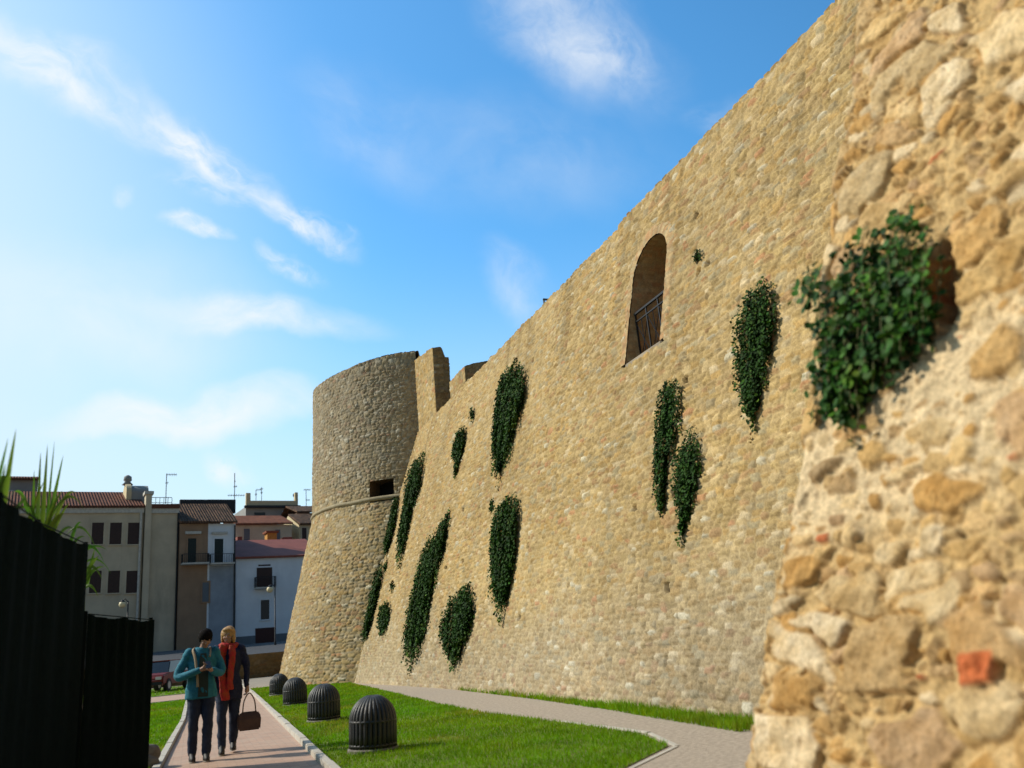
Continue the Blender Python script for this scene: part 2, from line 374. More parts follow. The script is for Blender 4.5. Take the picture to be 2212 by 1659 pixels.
def rubble(u, v, seed=1, sw=.225, sh=.092, amp=.048, mortar=(.33, .235, .11), pal=PAL, mott=0.5, flat=0.0):
    g, f, I, J = cells(u, v, sw, sh, seed, .62, 4.2, .42, .30)
    r = _h(I, J, seed+9); r2 = _h(I, J, seed+10); r3 = _h(I, J, seed+11)
    flush = np.clip((fbm(u/1.9, v/1.5, seed+30, 3)-.46)*3+flat, 0, 1)   # where pointing lies nearly flush
    thr = .05+.16*flush
    k = sstep(thr*.5, thr+.15, g)
    dome = np.clip(1.1-f*1.0, 0, 1)**.45
    tl = (_h(I, J, seed+12)-.5)*(g-.2)
    h = amp*(1-.55*flush)*(k*(.45+.75*r2)*dome + .25*tl*k + .10*(fbm(u/.09, v/.07, seed+20, 2)-.5)) + .03*(fbm(u/2.5, v/2.0, seed+21, 3)-.5)
    c = pick(pal, r)*(.88+.24*r3)[..., None]
    big = fbm(u/2.4, v/2.8, seed+40, 4)*.7+fbm(u/.55, v/3.5, seed+43, 3)*.3
    white = (r2 > .978)[..., None]; c = np.where(white, np.array((.49, .41, .27))*(.8+.3*r3[..., None]), c)
    bri = ((r > .94) & (r3 > .75))[..., None]; c = np.where(bri, np.array((.40, .21, .095)), c)
    mo = (np.array(mortar)*(1-flush)[..., None]+np.array(mortar)*1.22*flush[..., None])*(.85+.3*fbm(u/.12, v/.12, seed+41, 3))[..., None]
    kk = sstep(thr*.4, thr+.08, g)[..., None]
    c = c*kk+mo*(1-kk); c = c*(1+mott*(big-.5))[..., None]
    return h, c
def grid_faces(nu, nv, keep=None, flip=False):
    a = np.arange(nu*nv).reshape(nu, nv)
    q = np.stack([a[:-1, :-1], a[1:, :-1], a[1:, 1:], a[:-1, 1:]], -1)
    if flip: q = q[..., ::-1]
    if keep is not None: return q[keep]
    return q.reshape(-1, 4)

# ================================================================== GROUND
def sheet(name, poly, z, m, kind='structure'):
    o = MB().add([(p[0], p[1], z) for p in poly], [tuple(range(len(poly)))]).build(name, m); o['kind'] = kind; return o
sheet('ground', [(-1500, -300), (1500, -300), (1500, 3000), (-1500, 3000)], -0.012, M['ground'])
sheet('gravel_path', [(2.2, -4), (9, -4), (9, 40), (2.2, 40)], -0.004, M['gravel'])
PRE = [(1.02, -4), (1.42, 10.4), (2.02, 33), (2.25, 46)]            # right edge of the paved path
PLE = [(-.62, -4), (-.33, 12.6), (-.10, 22), (.10, 46)]
sheet('paved_path', PRE+PLE[::-1], 0.0, M['paver'])
sheet('cross_path', [(-14, 34.2), (-.13, 35.0), (.0, 40.2), (-14, 41)], 0.0, M['paver'])
LAWN_R = [(1.50, 6.2), (1.54, 10.4), (2.14, 33), (2.3, 38.5), (5.6, 38.5), (5.6, 33), (5.15, 24), (4.85, 18.5), (4.75, 15.0), (4.95, 12.0), (5.02, 9.6), (4.72, 8.4), (3.75, 7.55), (2.6, 6.6)]
LAWN_L = [(-.43, 10), (-.36, 15), (-.17, 22), (-.13, 34), (-14, 33.4), (-14, 10)]
LAWN_B = [(-.05, 41), (.05, 54), (-14, 54), (-14, 41.6)]
LAWN_F = [(2.4, 39.2), (5.5, 39.2), (2.6, 52), (2.45, 52)]
for P in (LAWN_R, LAWN_L, LAWN_B): sheet('lawn_soil', P, 0.004, M['soil'])
def kerb(name, line, wdt, h, m=M['kerb']):
    mb = MB()
    for i in range(len(line)-1):
        a, b = Vector((*line[i], 0)), Vector((*line[i+1], 0)); L = (b-a).length; d = (b-a)/L; nrm = Vector((d.y, -d.x, 0))
        n = max(1, int(L/1.0))
        for k in range(n):
            p = a+d*(L*k/n+.006); q = a+d*(L*(k+1)/n-.006); j = random.uniform(-.006, .006)
            vs = [p, p+nrm*wdt, q+nrm*wdt, q]
            mb.add([(x.x, x.y, -.01) for x in vs]+[(x.x, x.y, h+j) for x in vs], [(0, 1, 2, 3), (7, 6, 5, 4), (0, 4, 5, 1), (1, 5, 6, 2), (2, 6, 7, 3), (3, 7, 4, 0)])
    o = mb.build(name, m, bevel=.008); o['kind'] = 'structure'; return o
kerb('kerb_strip', PRE[:3]+[(2.2, 44)], .10, .075)
kerb('kerb_strip', [(p[0]-.11, p[1]) for p in PLE[:3]]+[(-.17, 34)], .10, .06)
kerb('kerb_strip', [(2.6, 6.55), (3.75, 7.5), (4.75, 8.34), (5.10, 9.55), (5.02, 12.0)], .06, .008)

def in_poly(x, y, poly):
    c = np.zeros(x.shape, bool); n = len(poly); j = n-1
    for i in range(n):
        xi, yi = poly[i]; xj, yj = poly[j]
        c ^= ((yi > y) != (yj > y)) & (x < (xj-xi)*(y-yi)/((yj-yi) or 1e-9)+xi); j = i
    return c
def grass(name, poly, n, hgt, wid, label_kind='stuff', near=10.0, mt='grass'):
    xs = [p[0] for p in poly]; ys = [p[1] for p in poly]
    x = RNG.uniform(min(xs), max(xs), n*3); t = RNG.uniform(0, 1, n*3)
    y0, y1 = min(ys), max(ys); y = y0*(y1/y0)**t                     # denser near the viewer's side of the garden
    k = in_poly(x, y, poly); x, y = x[k][:n], y[k][:n]; n = len(x)
    far = np.clip(y/near, 1, 4)
    clump = fbm(x*1.3, y*1.3, 5, 3)
    hh = hgt*RNG.uniform(.5, 1.3, n)*(.6+.8*clump); ww = wid*far*RNG.uniform(.7, 1.3, n)
    a = RNG.uniform(0, 2*math.pi, n); l = RNG.uniform(.1, .7, n)*hh; la = RNG.uniform(0, 2*math.pi, n)
    bx, by = np.cos(a)*ww/2, np.sin(a)*ww/2
    V = np.zeros((n, 3, 3)); V[:, 0] = np.stack([x-bx, y-by, np.zeros(n)], 1); V[:, 1] = np.stack([x+bx, y+by, np.zeros(n)], 1)
    V[:, 2] = np.stack([x+np.cos(la)*l, y+np.sin(la)*l, hh], 1)
    patch = fbm(x*.55, y*.35, 9, 3)
    dry = sstep(.55, .7, fbm(x*.9+3, y*.6, 19, 4))*RNG.uniform(0, 1, n)
    c = np.stack([.6+.9*patch*RNG.uniform(.5, 1.3, n)+.7*dry, (.7+.6*RNG.uniform(.4, 1.1, n))*(1-.15*dry), .8+6*dry], 1)
    o = mesh_np(name, V.reshape(-1, 3), np.arange(n*3).reshape(n, 3), M[mt], cols=np.repeat(c, 3, 0))
    o['kind'] = 'stuff'; return o
grass('lawn_grass', LAWN_R, 90000, .05, .010)
grass('lawn_grass', [(-.43, 10), (-.36, 15), (-.17, 22), (-.13, 34), (-4.5, 33.7), (-3.0, 10)], 50000, .05, .013)
grass('lawn_grass', LAWN_B, 8000, .07, .012)

# ================================================================== CURTAIN WALL
W0, SB, TOP = 6.44, 0.24, 9.78
NW = np.array([-1, 0, SB]); NW = NW/np.linalg.norm(NW)               # outward normal of the battered face
AY0, AY1, AZ0, AZS = 12.42, 13.80, 6.15, 7.95                        # arched opening: jambs, sill, springing
ARC, ARR = (AY0+AY1)/2, (AY1-AY0)/2
def wx(y, z):
    """face of the curtain wall: a plane that flares out at its foot next to the tower"""
    return W0+SB*z-.68*sstep(22, 35, y)*np.clip(1-z/TOP, 0, 1)
def on_wall(x, y, off=0.0):
    W = W0
    for _ in range(8): p = on_slope(x, y, W-off, SB); W = float(wx(p[1], p[2])-SB*p[2])
    return p
def in_arch(y, z, m=0.0):
    return (np.abs(y-ARC) < ARR+m) & (z > AZ0-m*.3) & ((z < AZS) | (((y-ARC)**2+(z-AZS)**2) < (ARR+m)**2))
wall = empty('curtain_wall', (W0, 20, 0), 'long high battered castle wall of tan rubble stone running away to the round tower', 'wall')
def local(V, root): return np.asarray(V) - np.array(root.location)
ys = [3.2]
while ys[-1] < 38: ys.append(ys[-1]+max(.02, ys[-1]*.0021))
ys = np.array(ys); zs = np.linspace(-.05, TOP, 370)
Y, Z = np.meshgrid(ys, zs, indexing='ij')
h, c = rubble(Y, Z*math.hypot(1, SB), 1, flat=.55*sstep(4.5, 1.5, Z))
# stained, greyer band low on the wall and dirtier streaks
lowg = sstep(3.2, .4, Z+1.6*(fbm(Y/2, Z/2, 77, 3)-.5))[..., None]*.35
c = c*(1-lowg)+(c.mean(-1, keepdims=True)*np.array((1.06, 1.0, .86)))*lowg
# soot and damp running down from the top, and a few putlog holes
strk = sstep(.52, .75, fbm(Y/.45, Z/7, 78, 4))*sstep(5.5, 9.5, Z+2*(fbm(Y/1.5, Z*0, 79, 2)-.5))
c = c*(1-.28*strk)[..., None]
for q in range(26):
    py_, pz_ = 9+30*random.random()**1.3, random.choice((1.6, 3.3, 5.0, 6.9, 8.3))+random.uniform(-.15, .15)
    if in_arch(np.array([py_]), np.array([pz_]), .5)[0]: continue
    hole = (np.abs(Y-py_) < .065) & (np.abs(Z-pz_) < .06); h = h-.10*hole; c = np.where(hole[..., None], c*.45, c)
topn = .10*(Y < 14.9) + .05*(fbm(Y/.35, Y*0, 91, 3)-.5)*2
Zt = Z + topn*sstep(TOP-.6, TOP, Z)
P = np.stack([wx(Y, Zt), Y, Zt], -1) + h[..., None]*NW
yc = (Y[:-1, :-1]+Y[1:, 1:])/2; zc = (Z[:-1, :-1]+Z[1:, 1:])/2
mesh_np('masonry', local(P.reshape(-1, 3), wall), grid_faces(len(ys), len(zs), ~in_arch(yc, zc, .13)), M['stone'], wall, True, c.reshape(-1, 3))
# wall walk and core behind the face
core = MB(); xt = W0+SB*TOP
tp = P[:, -1]; n = len(tp)
core.add([tuple(p) for p in local(tp+np.array([0, 0, -.0]), wall)]+[tuple(p) for p in local(np.stack([tp[:, 0]+1.4, tp[:, 1], tp[:, 2]-.02], 1), wall)],
         [(i, i+1, n+i+1, n+i) for i in range(n-1)])
core.add([(xt+1.39-W0, -16.8, 0), (xt+1.39-W0, 18, 0), (xt+1.39-W0, 18, TOP+.05), (xt+1.39-W0, -16.8, TOP+.05)], [(0, 1, 2, 3)])
core.build('wall_walk', M['ground'], wall)
# brick surround: thin bricks round the opening, then the deep reveal
def arch_profile(m, n_j=40, n_a=44):
    pts = []
    for k in range(n_j): pts.append((AY1+m, AZ0+(AZS-AZ0)*k/n_j))
    for k in range(n_a+1):
        t = math.pi*k/n_a; pts.append((ARC+(ARR+m)*math.cos(t), AZS+(ARR+m)*math.sin(t)))
    for k in range(n_j): pts.append((AY0-m, AZS-(AZS-AZ0)*(k+1)/n_j))
    return np.array(pts)
ms = np.linspace(0, .30, 9); G = np.stack([arch_profile(m) for m in ms], 1)      # (n, 9, 2)
arc = np.cumsum(np.r_[0, np.linalg.norm(np.diff(G[:, 0], axis=0), axis=1)])
A, B = np.meshgrid(arc, ms, indexing='ij')
def bricks(A, B, seed, sh=.065, sw=.24):
    g, f, I, J = cells(B, A, sw, sh, seed, .25, 6, .05, .08)
    r = _h(I, J, seed+3); k = sstep(.03, .2, g)
    c = pick([(.39, .265, .125), (.36, .235, .11), (.42, .29, .145), (.34, .21, .10), (.39, .22, .10)], r)*(.85+.3*_h(I, J, seed+4))[..., None]
    return .012*k, c*k[..., None]+np.array((.36, .275, .15))*(1-k)[..., None]
hb, cbk = bricks(A, B, 5)
edge_n = sstep(.30, .20, B+.12*(fbm(A/.12, B*0, 8, 2)-.5))
P = np.stack([W0+SB*G[..., 1], G[..., 0], G[..., 1]], -1) + (hb+.006-.05*(1-edge_n)+.022*edge_n)[..., None]*NW
mesh_np('brick_surround', local(P.reshape(-1, 3), wall), grid_faces(len(arc), len(ms)), M['brick'], wall, True, cbk.reshape(-1, 3))
ds = np.linspace(0, 1.35, 40); A, Dp = np.meshgrid(arc, ds, indexing='ij')
hb, cbk = bricks(A, Dp, 6, .065, .26)
g0 = G[:, 0]; P = np.stack([np.repeat((W0+SB*g0[:, 1])[:, None], 40, 1)+Dp-.02, np.repeat(g0[:, :1], 40, 1)*1.0, np.repeat(g0[:, 1:], 40, 1)], -1)
inward = np.stack([np.zeros(len(g0)), ARC-g0[:, 0], np.where(g0[:, 1] > AZS, AZS-g0[:, 1], 0)], -1); inward /= np.linalg.norm(inward, axis=1, keepdims=True)
P = P + inward[:, None]*hb[..., None]
mesh_np('reveal', local(P.reshape(-1, 3), wall), grid_faces(len(arc), 40, flip=True), M['brick'], wall, True, cbk.reshape(-1, 3))
bk = MB(); xb = W0+SB*8+1.33
bk.add([(xb-W0, AY0-.1-20, AZ0-.1), (xb-W0, AY1+.1-20, AZ0-.1), (xb-W0, AY1+.1-20, AZS+ARR+.1), (xb-W0, AY0-.1-20, AZS+ARR+.1)], [(0, 1, 2, 3)])
bk.build('recess_back', M['brown'], wall)
sl_ = MB(); x0 = SB*AZ0
sl_.box(x0-.03, x0+1.4, AY0-.02-20, AY1+.02-20, AZ0-.14, AZ0+.012); sl_.build('sill', M['ground'], wall, bevel=.02)
# railing across the opening
rl = MB(); xr = SB*AZ0+.34; zb, zt = AZ0+.08, AZ0+1.06; y0, y1 = AY0-20, AY1-20
rl.box(xr-.025, xr+.025, y0, y1, zt, zt+.04); rl.box(xr-.015, xr+.015, y0, y1, zt-.16, zt-.135); rl.box(xr-.015, xr+.015, y0, y1, zb, zb+.03)
for yy in (y0+.03, y0+(y1-y0)/3, y0+(y1-y0)*2/3, y1-.03): rl.box(xr-.014, xr+.014, yy-.014, yy+.014, AZ0, zt)
for k in range(3):
    a, b = y0+(y1-y0)*k/3, y0+(y1-y0)*(k+1)/3
    rl.tube([(xr, a, zb), (xr, b, zt-.15)], .009, 5); rl.tube([(xr+.02, b, zb), (xr+.02, a, zt-.15)], .009, 5)
    rl.tube([(xr, (a+b)/2, zb), (xr, (a+b)/2, zt-.15)], .009, 5)
rl.build('railing', M['iron'], wall)

# ================================================================== ROUND TOWER
TX, TY, RT, RBASE, ZC, ZT = 10.9, 39.0, 5.68, 7.42, 7.15, 13.2
tower = empty('round_tower', (TX, TY, 0), 'round stone tower with a battered foot, cordon and dark gun port', 'tower')
def t_rad(z): return np.where(z < ZC, RBASE+(5.80-RBASE)*np.clip(z/ZC, 0, 1), 5.80+(RT-5.80)*(z-ZC)/(ZT-ZC))
th = np.concatenate([np.arange(rad(150), rad(268), .006), np.arange(rad(268), rad(510), .05)]); th = np.append(th, rad(510))
zs = np.arange(-.05, ZT+.001, .038)
TH, Z = np.meshgrid(th, zs, indexing='ij')
GP = at_depth(826, 1062, 34.0); gth = 2*math.pi+math.atan2(GP[1]-TY, GP[0]-TX)
# gun port: angle range read on the drum
def drum_hit(x, y):
    d = ray(x, y); best = None
    for t in np.linspace(20, 60, 4000):
        p = CAM+d*t/np.linalg.norm(d)
        if math.hypot(p[0]-TX, p[1]-TY) < t_rad(p[2]): best = p; break
    return math.atan2(best[1]-TY, best[0]-TX) % (2*math.pi), best[2]
g0a, gz1 = drum_hit(800, 1040); g1a, gz0 = drum_hit(852, 1080)
hsn, c = rubble(TH*5.7, Z, 3, .235, .115, .05, (.28, .22, .13), [tuple(np.array(p)*np.array((.96, 1.0, 1.10))) for p in PAL], .6)
gr = sstep(5.5, 9.5, Z+2*(fbm(TH*3, Z/2, 33, 3)-.5))[..., None]*.35
c = c*(1-gr)+c.mean(-1, keepdims=True)*np.array((1.02, 1.0, .9))*gr
ztop = ZT+.08*(fbm(TH*14, TH*0, 12, 3)-.5)+.30*sstep(rad(200), rad(245), TH)*sstep(rad(300), rad(265), TH)
cut = np.where((TH > rad(249.5)) & (TH < rad(440)), 9.4+.25*(fbm(TH*9, TH*0, 15, 3)-.5), 99.)
Zr = np.minimum(Z+(ztop-ZT)*sstep(ZT-.5, ZT, Z), cut)
R_ = t_rad(Zr)+hsn
P = np.stack([TX+R_*np.cos(TH), TY+R_*np.sin(TH), Zr], -1)
thc = (TH[:-1, :-1]+TH[1:, 1:])/2; zc = (Z[:-1, :-1]+Z[1:, 1:])/2
keep = ~((thc > g0a) & (thc < g1a) & (zc > gz0) & (zc < gz1))
mesh_np('masonry', local(P.reshape(-1, 3), tower), grid_faces(len(th), len(zs), keep), M['stone'], tower, True, c.reshape(-1, 3))
mb = MB(); k = 72
mb.add([(RT*.995*math.cos(2*math.pi*i/k), RT*.995*math.sin(2*math.pi*i/k), 9.35) for i in range(k)], [tuple(range(k))]); mb.build('platform', M['ground'], tower)
ti = th[th < rad(251)]; RI = RT-1.1; zi = np.linspace(9.3, ZT-.03, 40); TI, ZI = np.meshgrid(ti, zi, indexing='ij'); hi_, ci_ = rubble(-TI*4.6, ZI, 13); zz_ = ZI+.30*sstep(rad(200), rad(245), TI)*sstep(ZT-.6, ZT, ZI)
Pi_ = np.stack([(RI-hi_)*np.cos(TI), (RI-hi_)*np.sin(TI), zz_], -1)
mesh_np('inner_face', Pi_.reshape(-1, 3), grid_faces(len(ti), 40, flip=True), M['stone'], tower, True, ci_.reshape(-1, 3))
rr_ = np.linspace(RI, RT-.0, 12); TI, RR_ = np.meshgrid(ti, rr_, indexing='ij'); hi_, ci_ = rubble(TI*5, RR_*1.0, 14); zz_ = ZT-.03+.30*sstep(rad(200), rad(245), TI)+hi_*.8
mesh_np('rim', np.stack([RR_*np.cos(TI), RR_*np.sin(TI), zz_], -1).reshape(-1, 3), grid_faces(len(ti), 12, flip=True), M['stone'], tower, True, ci_.reshape(-1, 3))
RR_, ZI = np.meshgrid(rr_, zi, indexing='ij'); hi_, ci_ = rubble(RR_, ZI, 16); te = ti[-1]
mesh_np('broken_end', np.stack([RR_*math.cos(te)+hi_*.3, RR_*math.sin(te)+hi_*.1, ZI+.30*(ZI > ZT-.4)], -1).reshape(-1, 3), grid_faces(12, 40), M['stone'], tower, True, (ci_*.8).reshape(-1, 3))
cv = []; m_ = 10
tt = np.linspace(0, 2*math.pi, 181); pp = np.linspace(-math.pi/2, math.pi/2, m_)
TT, PP = np.meshgrid(tt, pp, indexing='ij'); rr = 5.80+.12*np.cos(PP)+.03*(fbm(TT*12, PP, 4, 3)-.5); 
P = np.stack([rr*np.cos(TT), rr*np.sin(TT), ZC+.02+.095*np.sin(PP)+.05*(fbm(TT*5, PP*0, 14, 2)-.5)], -1)
cc = np.array((.33, .27, .17))*(.7+.5*fbm(TT*9, PP, 6, 3))[..., None]
mesh_np('cordon', P.reshape(-1, 3), grid_faces(181, m_), M['stone'], tower, True, cc.reshape(-1, 3))
ga = np.linspace(g0a-.012, g1a+.012, 9); gt = [gz1+.02+.10*math.sin(math.pi*i/8) for i in range(9)]
mb = MB(); ro, ri = 5.83, 4.9
for (ra_, rb_) in ((ro, ri),):
    vo = [(ra_*math.cos(a), ra_*math.sin(a), gt[i]) for i, a in enumerate(ga)]; vi = [(rb_*math.cos(a), rb_*math.sin(a), gt[i]-.1) for i, a in enumerate(ga)]
    bo = [(ra_*math.cos(a), ra_*math.sin(a), gz0-.02) for a in ga]; bi = [(rb_*math.cos(a), rb_*math.sin(a), gz0-.02) for a in ga]
    mb.add(vo+vi, [(i, i+1, 9+i+1, 9+i) for i in range(8)]); mb.add(bo+bi, [(i+1, i, 9+i, 9+i+1) for i in range(8)])
    mb.add([vo[0], vi[0], bi[0], bo[0]], [(0, 1, 2, 3)]); mb.add([vo[8], vi[8], bi[8], bo[8]], [(3, 2, 1, 0)])
gport = mb.build('gun_port', mat('shaded_port_brick', (.15, .095, .055), .9, .3, 9, .4, 30), tower)  # brick colour deepened: shade inside the port put into the lining
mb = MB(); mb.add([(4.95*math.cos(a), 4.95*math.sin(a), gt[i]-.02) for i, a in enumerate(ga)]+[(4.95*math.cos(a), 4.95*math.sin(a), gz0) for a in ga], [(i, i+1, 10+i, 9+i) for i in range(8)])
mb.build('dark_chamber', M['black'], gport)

# ------------------------------------------------------------------ ruined stubs on the wall top
PAL_SHADED = [tuple(np.array(p)*np.array((.62, .60, .66))) for p in PAL]  # stone palette darkened: shade painted onto the stumps' front and back faces
def masonry_block(name, x0, x1, y0, y1, z0, topf, seed, label, cat, rag=.12, pal=PAL):
    root = empty(name, (x0, y0, z0), label, cat)
    quads = []
    def face(o, du, dv_axis, L, nrm, tops):
        nu = max(4, int(L/.05)); u = np.linspace(0, L, nu); zmax = max(tops)
        nv = int((zmax-z0)/.05); vv = np.linspace(0, 1, nv)
        U_, V_ = np.meshgrid(u, vv, indexing='ij')
        T = np.interp(U_, np.linspace(0, L, len(tops)), tops)
        T = T+rag*(np.floor(fbm(U_/.3, U_*0, seed+5, 2)*5)/5-.5)
        Zz = z0+(T-z0)*V_
        hh, cc = rubble(U_+seed*3.1, Zz, seed, .26, .10 if nrm[1] else .13, .045, pal=PAL_SHADED if nrm[1] else pal)
        fade = np.minimum(1, np.minimum(U_, L-U_)/.06)
        Pp = np.array(o)+U_[..., None]*np.array(du)+np.stack([Zz*0, Zz*0, Zz], -1)+(hh*fade)[..., None]*np.array(nrm)
        return Pp, cc, nu, nv
    tx0 = [topf(x0, y) for y in np.linspace(y1, y0, 8)]; ty0 = [topf(x, y0) for x in np.linspace(x0, x1, 8)]
    tx1 = [topf(x1, y) for y in np.linspace(y0, y1, 8)]; ty1 = [topf(x, y1) for x in np.linspace(x1, x0, 8)]
    Vs, Fs, Cs, b = [], [], [], 0
    for (o, du, L, nrm, tops) in (((x0, y1, 0), (0, -1, 0), y1-y0, (-1, 0, 0), tx0), ((x0, y0, 0), (1, 0, 0), x1-x0, (0, -1, 0), ty0),
                                  ((x1, y0, 0), (0, 1, 0), y1-y0, (1, 0, 0), tx1), ((x1, y1, 0), (-1, 0, 0), x1-x0, (0, 1, 0), ty1)):
        Pp, cc, nu, nv = face(o, du, None, L, nrm, tops)
        Vs.append(Pp.reshape(-1, 3)); Cs.append(cc.reshape(-1, 3)); Fs.append(grid_faces(nu, nv)+b); b += nu*nv
    # rough top
    nu = max(4, int((x1-x0)/.1)); nv = max(4, int((y1-y0)/.1)); X, Yy = np.meshgrid(np.linspace(x0, x1, nu), np.linspace(y0, y1, nv), indexing='ij')
    Zz = np.vectorize(topf)(X, Yy)-.05+.12*(fbm(X/.2, Yy/.2, seed, 3)-.5); hh, cc = rubble(X, Yy, seed)
    Vs.append(np.stack([X, Yy, Zz], -1).reshape(-1, 3)); Cs.append(cc.reshape(-1, 3)); Fs.append(grid_faces(nu, nv)+b)
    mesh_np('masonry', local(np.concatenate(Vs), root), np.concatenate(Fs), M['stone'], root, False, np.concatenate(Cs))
    return root
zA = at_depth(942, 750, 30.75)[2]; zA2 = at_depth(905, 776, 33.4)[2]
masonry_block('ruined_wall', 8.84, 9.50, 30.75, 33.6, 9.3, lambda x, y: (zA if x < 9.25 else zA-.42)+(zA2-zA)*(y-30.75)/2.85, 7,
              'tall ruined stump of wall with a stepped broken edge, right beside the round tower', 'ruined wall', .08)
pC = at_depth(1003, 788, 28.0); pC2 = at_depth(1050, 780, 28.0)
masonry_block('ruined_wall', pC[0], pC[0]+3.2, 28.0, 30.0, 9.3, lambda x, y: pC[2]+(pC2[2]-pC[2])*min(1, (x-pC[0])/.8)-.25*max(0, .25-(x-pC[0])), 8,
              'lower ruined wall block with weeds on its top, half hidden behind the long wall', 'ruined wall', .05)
# small railing on the wall top
rp = at_depth(1175, 652, 20.2); rt = empty('roof_railing', (rp[0], rp[1], TOP), 'tiny grey metal railing showing above the top of the long wall', 'railing')
mb = MB(); hz_ = rp[2]-TOP+.08
for k in (0, .42): mb.box(k-.02, k+.02, -.02, .02, -.2, hz_)
mb.box(-.02, .44, -.02, .02, hz_-.03, hz_+.02); mb.build('post', M['rail'], rt)
mb = MB(); mb.box(-.02, .44, -.012, .012, hz_-.26, hz_-.22); mb.build('middle_rail', M['rail'], rt)

# ================================================================== NEAR BASTION
XB, SBB = 2.55, 0.30
NB = np.array([-1, 0, SBB]); NB /= np.linalg.norm(NB)
def on_bastion(x, y): return on_slope(x, y, XB, SBB)
EDGE = np.array([on_bastion(*q)[1:] for q in ((1592, 1655), (1640, 1400), (1672, 1230), (1712, 1020), (1738, 850), (1772, 620), (1800, 420), (1830, 230), (1842, 60), (1850, -150))])
ez = np.r_[-.1, EDGE[:, 1]]; ey = np.r_[EDGE[0, 0]+.06, EDGE[:, 0]]
def edge_y(z): return np.interp(z, ez, ey)
bast = empty('stone_bastion', (XB, 2, 0), 'rough close-up bastion of big ochre stones and pale mortar filling the right side', 'bastion')
BPAL = [(.50, .335, .145), (.53, .37, .175), (.48, .305, .125), (.55, .40, .21), (.44, .29, .125), (.57, .44, .26), (.47, .28, .10), (.52, .365, .185), (.43, .30, .16), (.53, .35, .17), (.59, .48, .32), (.46, .315, .18)]
def bastion_face(U_, V_):
    """u along the wall (m), v up the slope (m)"""
    g1, f1, I1, J1 = cells(U_, V_, .32, .20, 101, 1.0, 2.6, .7, .45)
    g2, f2, I2, J2 = cells(U_, V_, .115, .075, 131, 1.0, 2.2, .6, .45)
    r1 = _h(I1, J1, 1); r2 = _h(I2, J2, 2)
    big_on = _h(I1, J1, 5) < .62
    zone = sstep(1.45, 1.85, V_+.7*(fbm(U_, V_, 140, 3)-.5))*sstep(2.75, 2.25, V_+.9*(fbm(U_+7, V_, 141, 3)-.5))    # the heavily mortared band
    flush = .14+.5*zone*(.4+fbm(U_/.5, V_/.4, 142, 3))+.9*np.clip(fbm(U_/.6, V_/.5, 143, 3)-.42, 0, 1)
    k1 = sstep(flush*.45, flush*.45+.16, g1)*big_on; k2 = sstep(flush*.55, flush*.55+.2, g2)*(_h(I2, J2, 6) < .85)
    rough1 = fbm(U_/.07+r1*50, V_/.06, 144, 4)-.5; rough0 = fbm(U_/.035, V_/.03, 145, 4)-.5
    d1 = np.clip(1.05-.8*f1, 0, 1)**.6; d2 = np.clip(1.05-.9*f2, 0, 1)**.6
    tilt1 = (_h(I1, J1, 7)-.5)
    h1 = (.032+.032*_h(I1, J1, 8))*d1+.042*rough1+.03*tilt1*(g1-.3)
    h2 = (.016+.026*_h(I2, J2, 9))*d2+.028*rough1
    hm = .010*zone+.034*rough1+.018*rough0+.02*zone*(fbm(U_/.18, V_/.12, 146, 3)-.3)
    h = hm*(1-k2)+np.maximum(h2, hm)*k2; h = h*(1-k1)+np.maximum(h1, h)*k1 + .006*rough0
    h = h+.10*(fbm(U_/1.1, V_/1.0, 147, 3)-.5)
    c1 = pick(BPAL, r1)*(.85+.3*_h(I1, J1, 12))[..., None]; c2 = pick(BPAL, r2)*(.85+.3*_h(I2, J2, 13))[..., None]
    red2 = ((r2 > .945) & (_h(I2, J2, 14) > .35))[..., None]; c2 = np.where(red2, np.array((.45, .15, .065)), c2)
    red1 = ((_h(I1, J1, 15) > .965))[..., None]; c1 = np.where(red1, np.array((.45, .18, .09)), c1)
    blot = fbm(U_/.11+r1*9, V_/.09, 150, 4)
    c1 = c1*(1.25-.5*blot)[..., None]*np.stack([np.ones_like(blot), 1-.10*(blot-.5)*2, 1-.3*(blot-.5)*2], -1)
    mo = np.array((.53, .385, .195))*(1-zone)[..., None]+np.array((.64, .52, .345))*zone[..., None]
    mo = mo*(.80+.4*fbm(U_/.05, V_/.05, 151, 4))[..., None]
    c = mo*(1-k2[..., None])+c2*k2[..., None]; c = c*(1-k1[..., None])+c1*k1[..., None]
    # pits and worm holes
    pit = (fbm(U_/.03, V_/.03, 160, 2) > .76)*(fbm(U_/.4, V_/.4, 161, 2) > .45)
    h = h-.012*pit
    return h, c
BP = on_bastion(2140, 1452)      # the single orange brick
CV = on_bastion(2035, 610)       # the hollow beside the plant
zs = np.arange(-.1, 5.6, .0105); us = np.arange(0, 1, 1/430.)**1.0
S, Z = np.meshgrid(us, zs, indexing='ij')
Yb = edge_y(Z)+.035*(fbm(Z/.15, Z*0, 170, 3)-.5)-S*3.0 + 0*Z
u_ = Yb; v_ = Z*math.hypot(1, SBB)
h, c = bastion_face(u_, v_)
bk = (np.maximum(np.abs(Yb-BP[1])/.085, np.abs(Z-BP[2]+.12*(Yb-BP[1]))/.058))
bm_ = sstep(1.05, .85, bk+.15*(fbm(Yb/.03, Z/.03, 171, 2)-.5)); h = h*(1-bm_)+(.095+.07*(fbm(Yb/.05, Z/.05, 175, 4)-.5))*bm_; c = c*(1-bm_[..., None])+np.array((.58, .17, .065))*(.7+.6*fbm(Yb/.04, Z/.04, 176, 4))[..., None]*bm_[..., None]
hol = sstep(1.0, .55, np.hypot((Yb-CV[1])/.12, (Z-CV[2])/.28)+.3*(fbm(Yb/.06, Z/.06, 172, 3)-.5)); h = h-.16*hol
c = c*(1-.5*hol[..., None])+np.array((.30, .13, .07))*.5*hol[..., None]
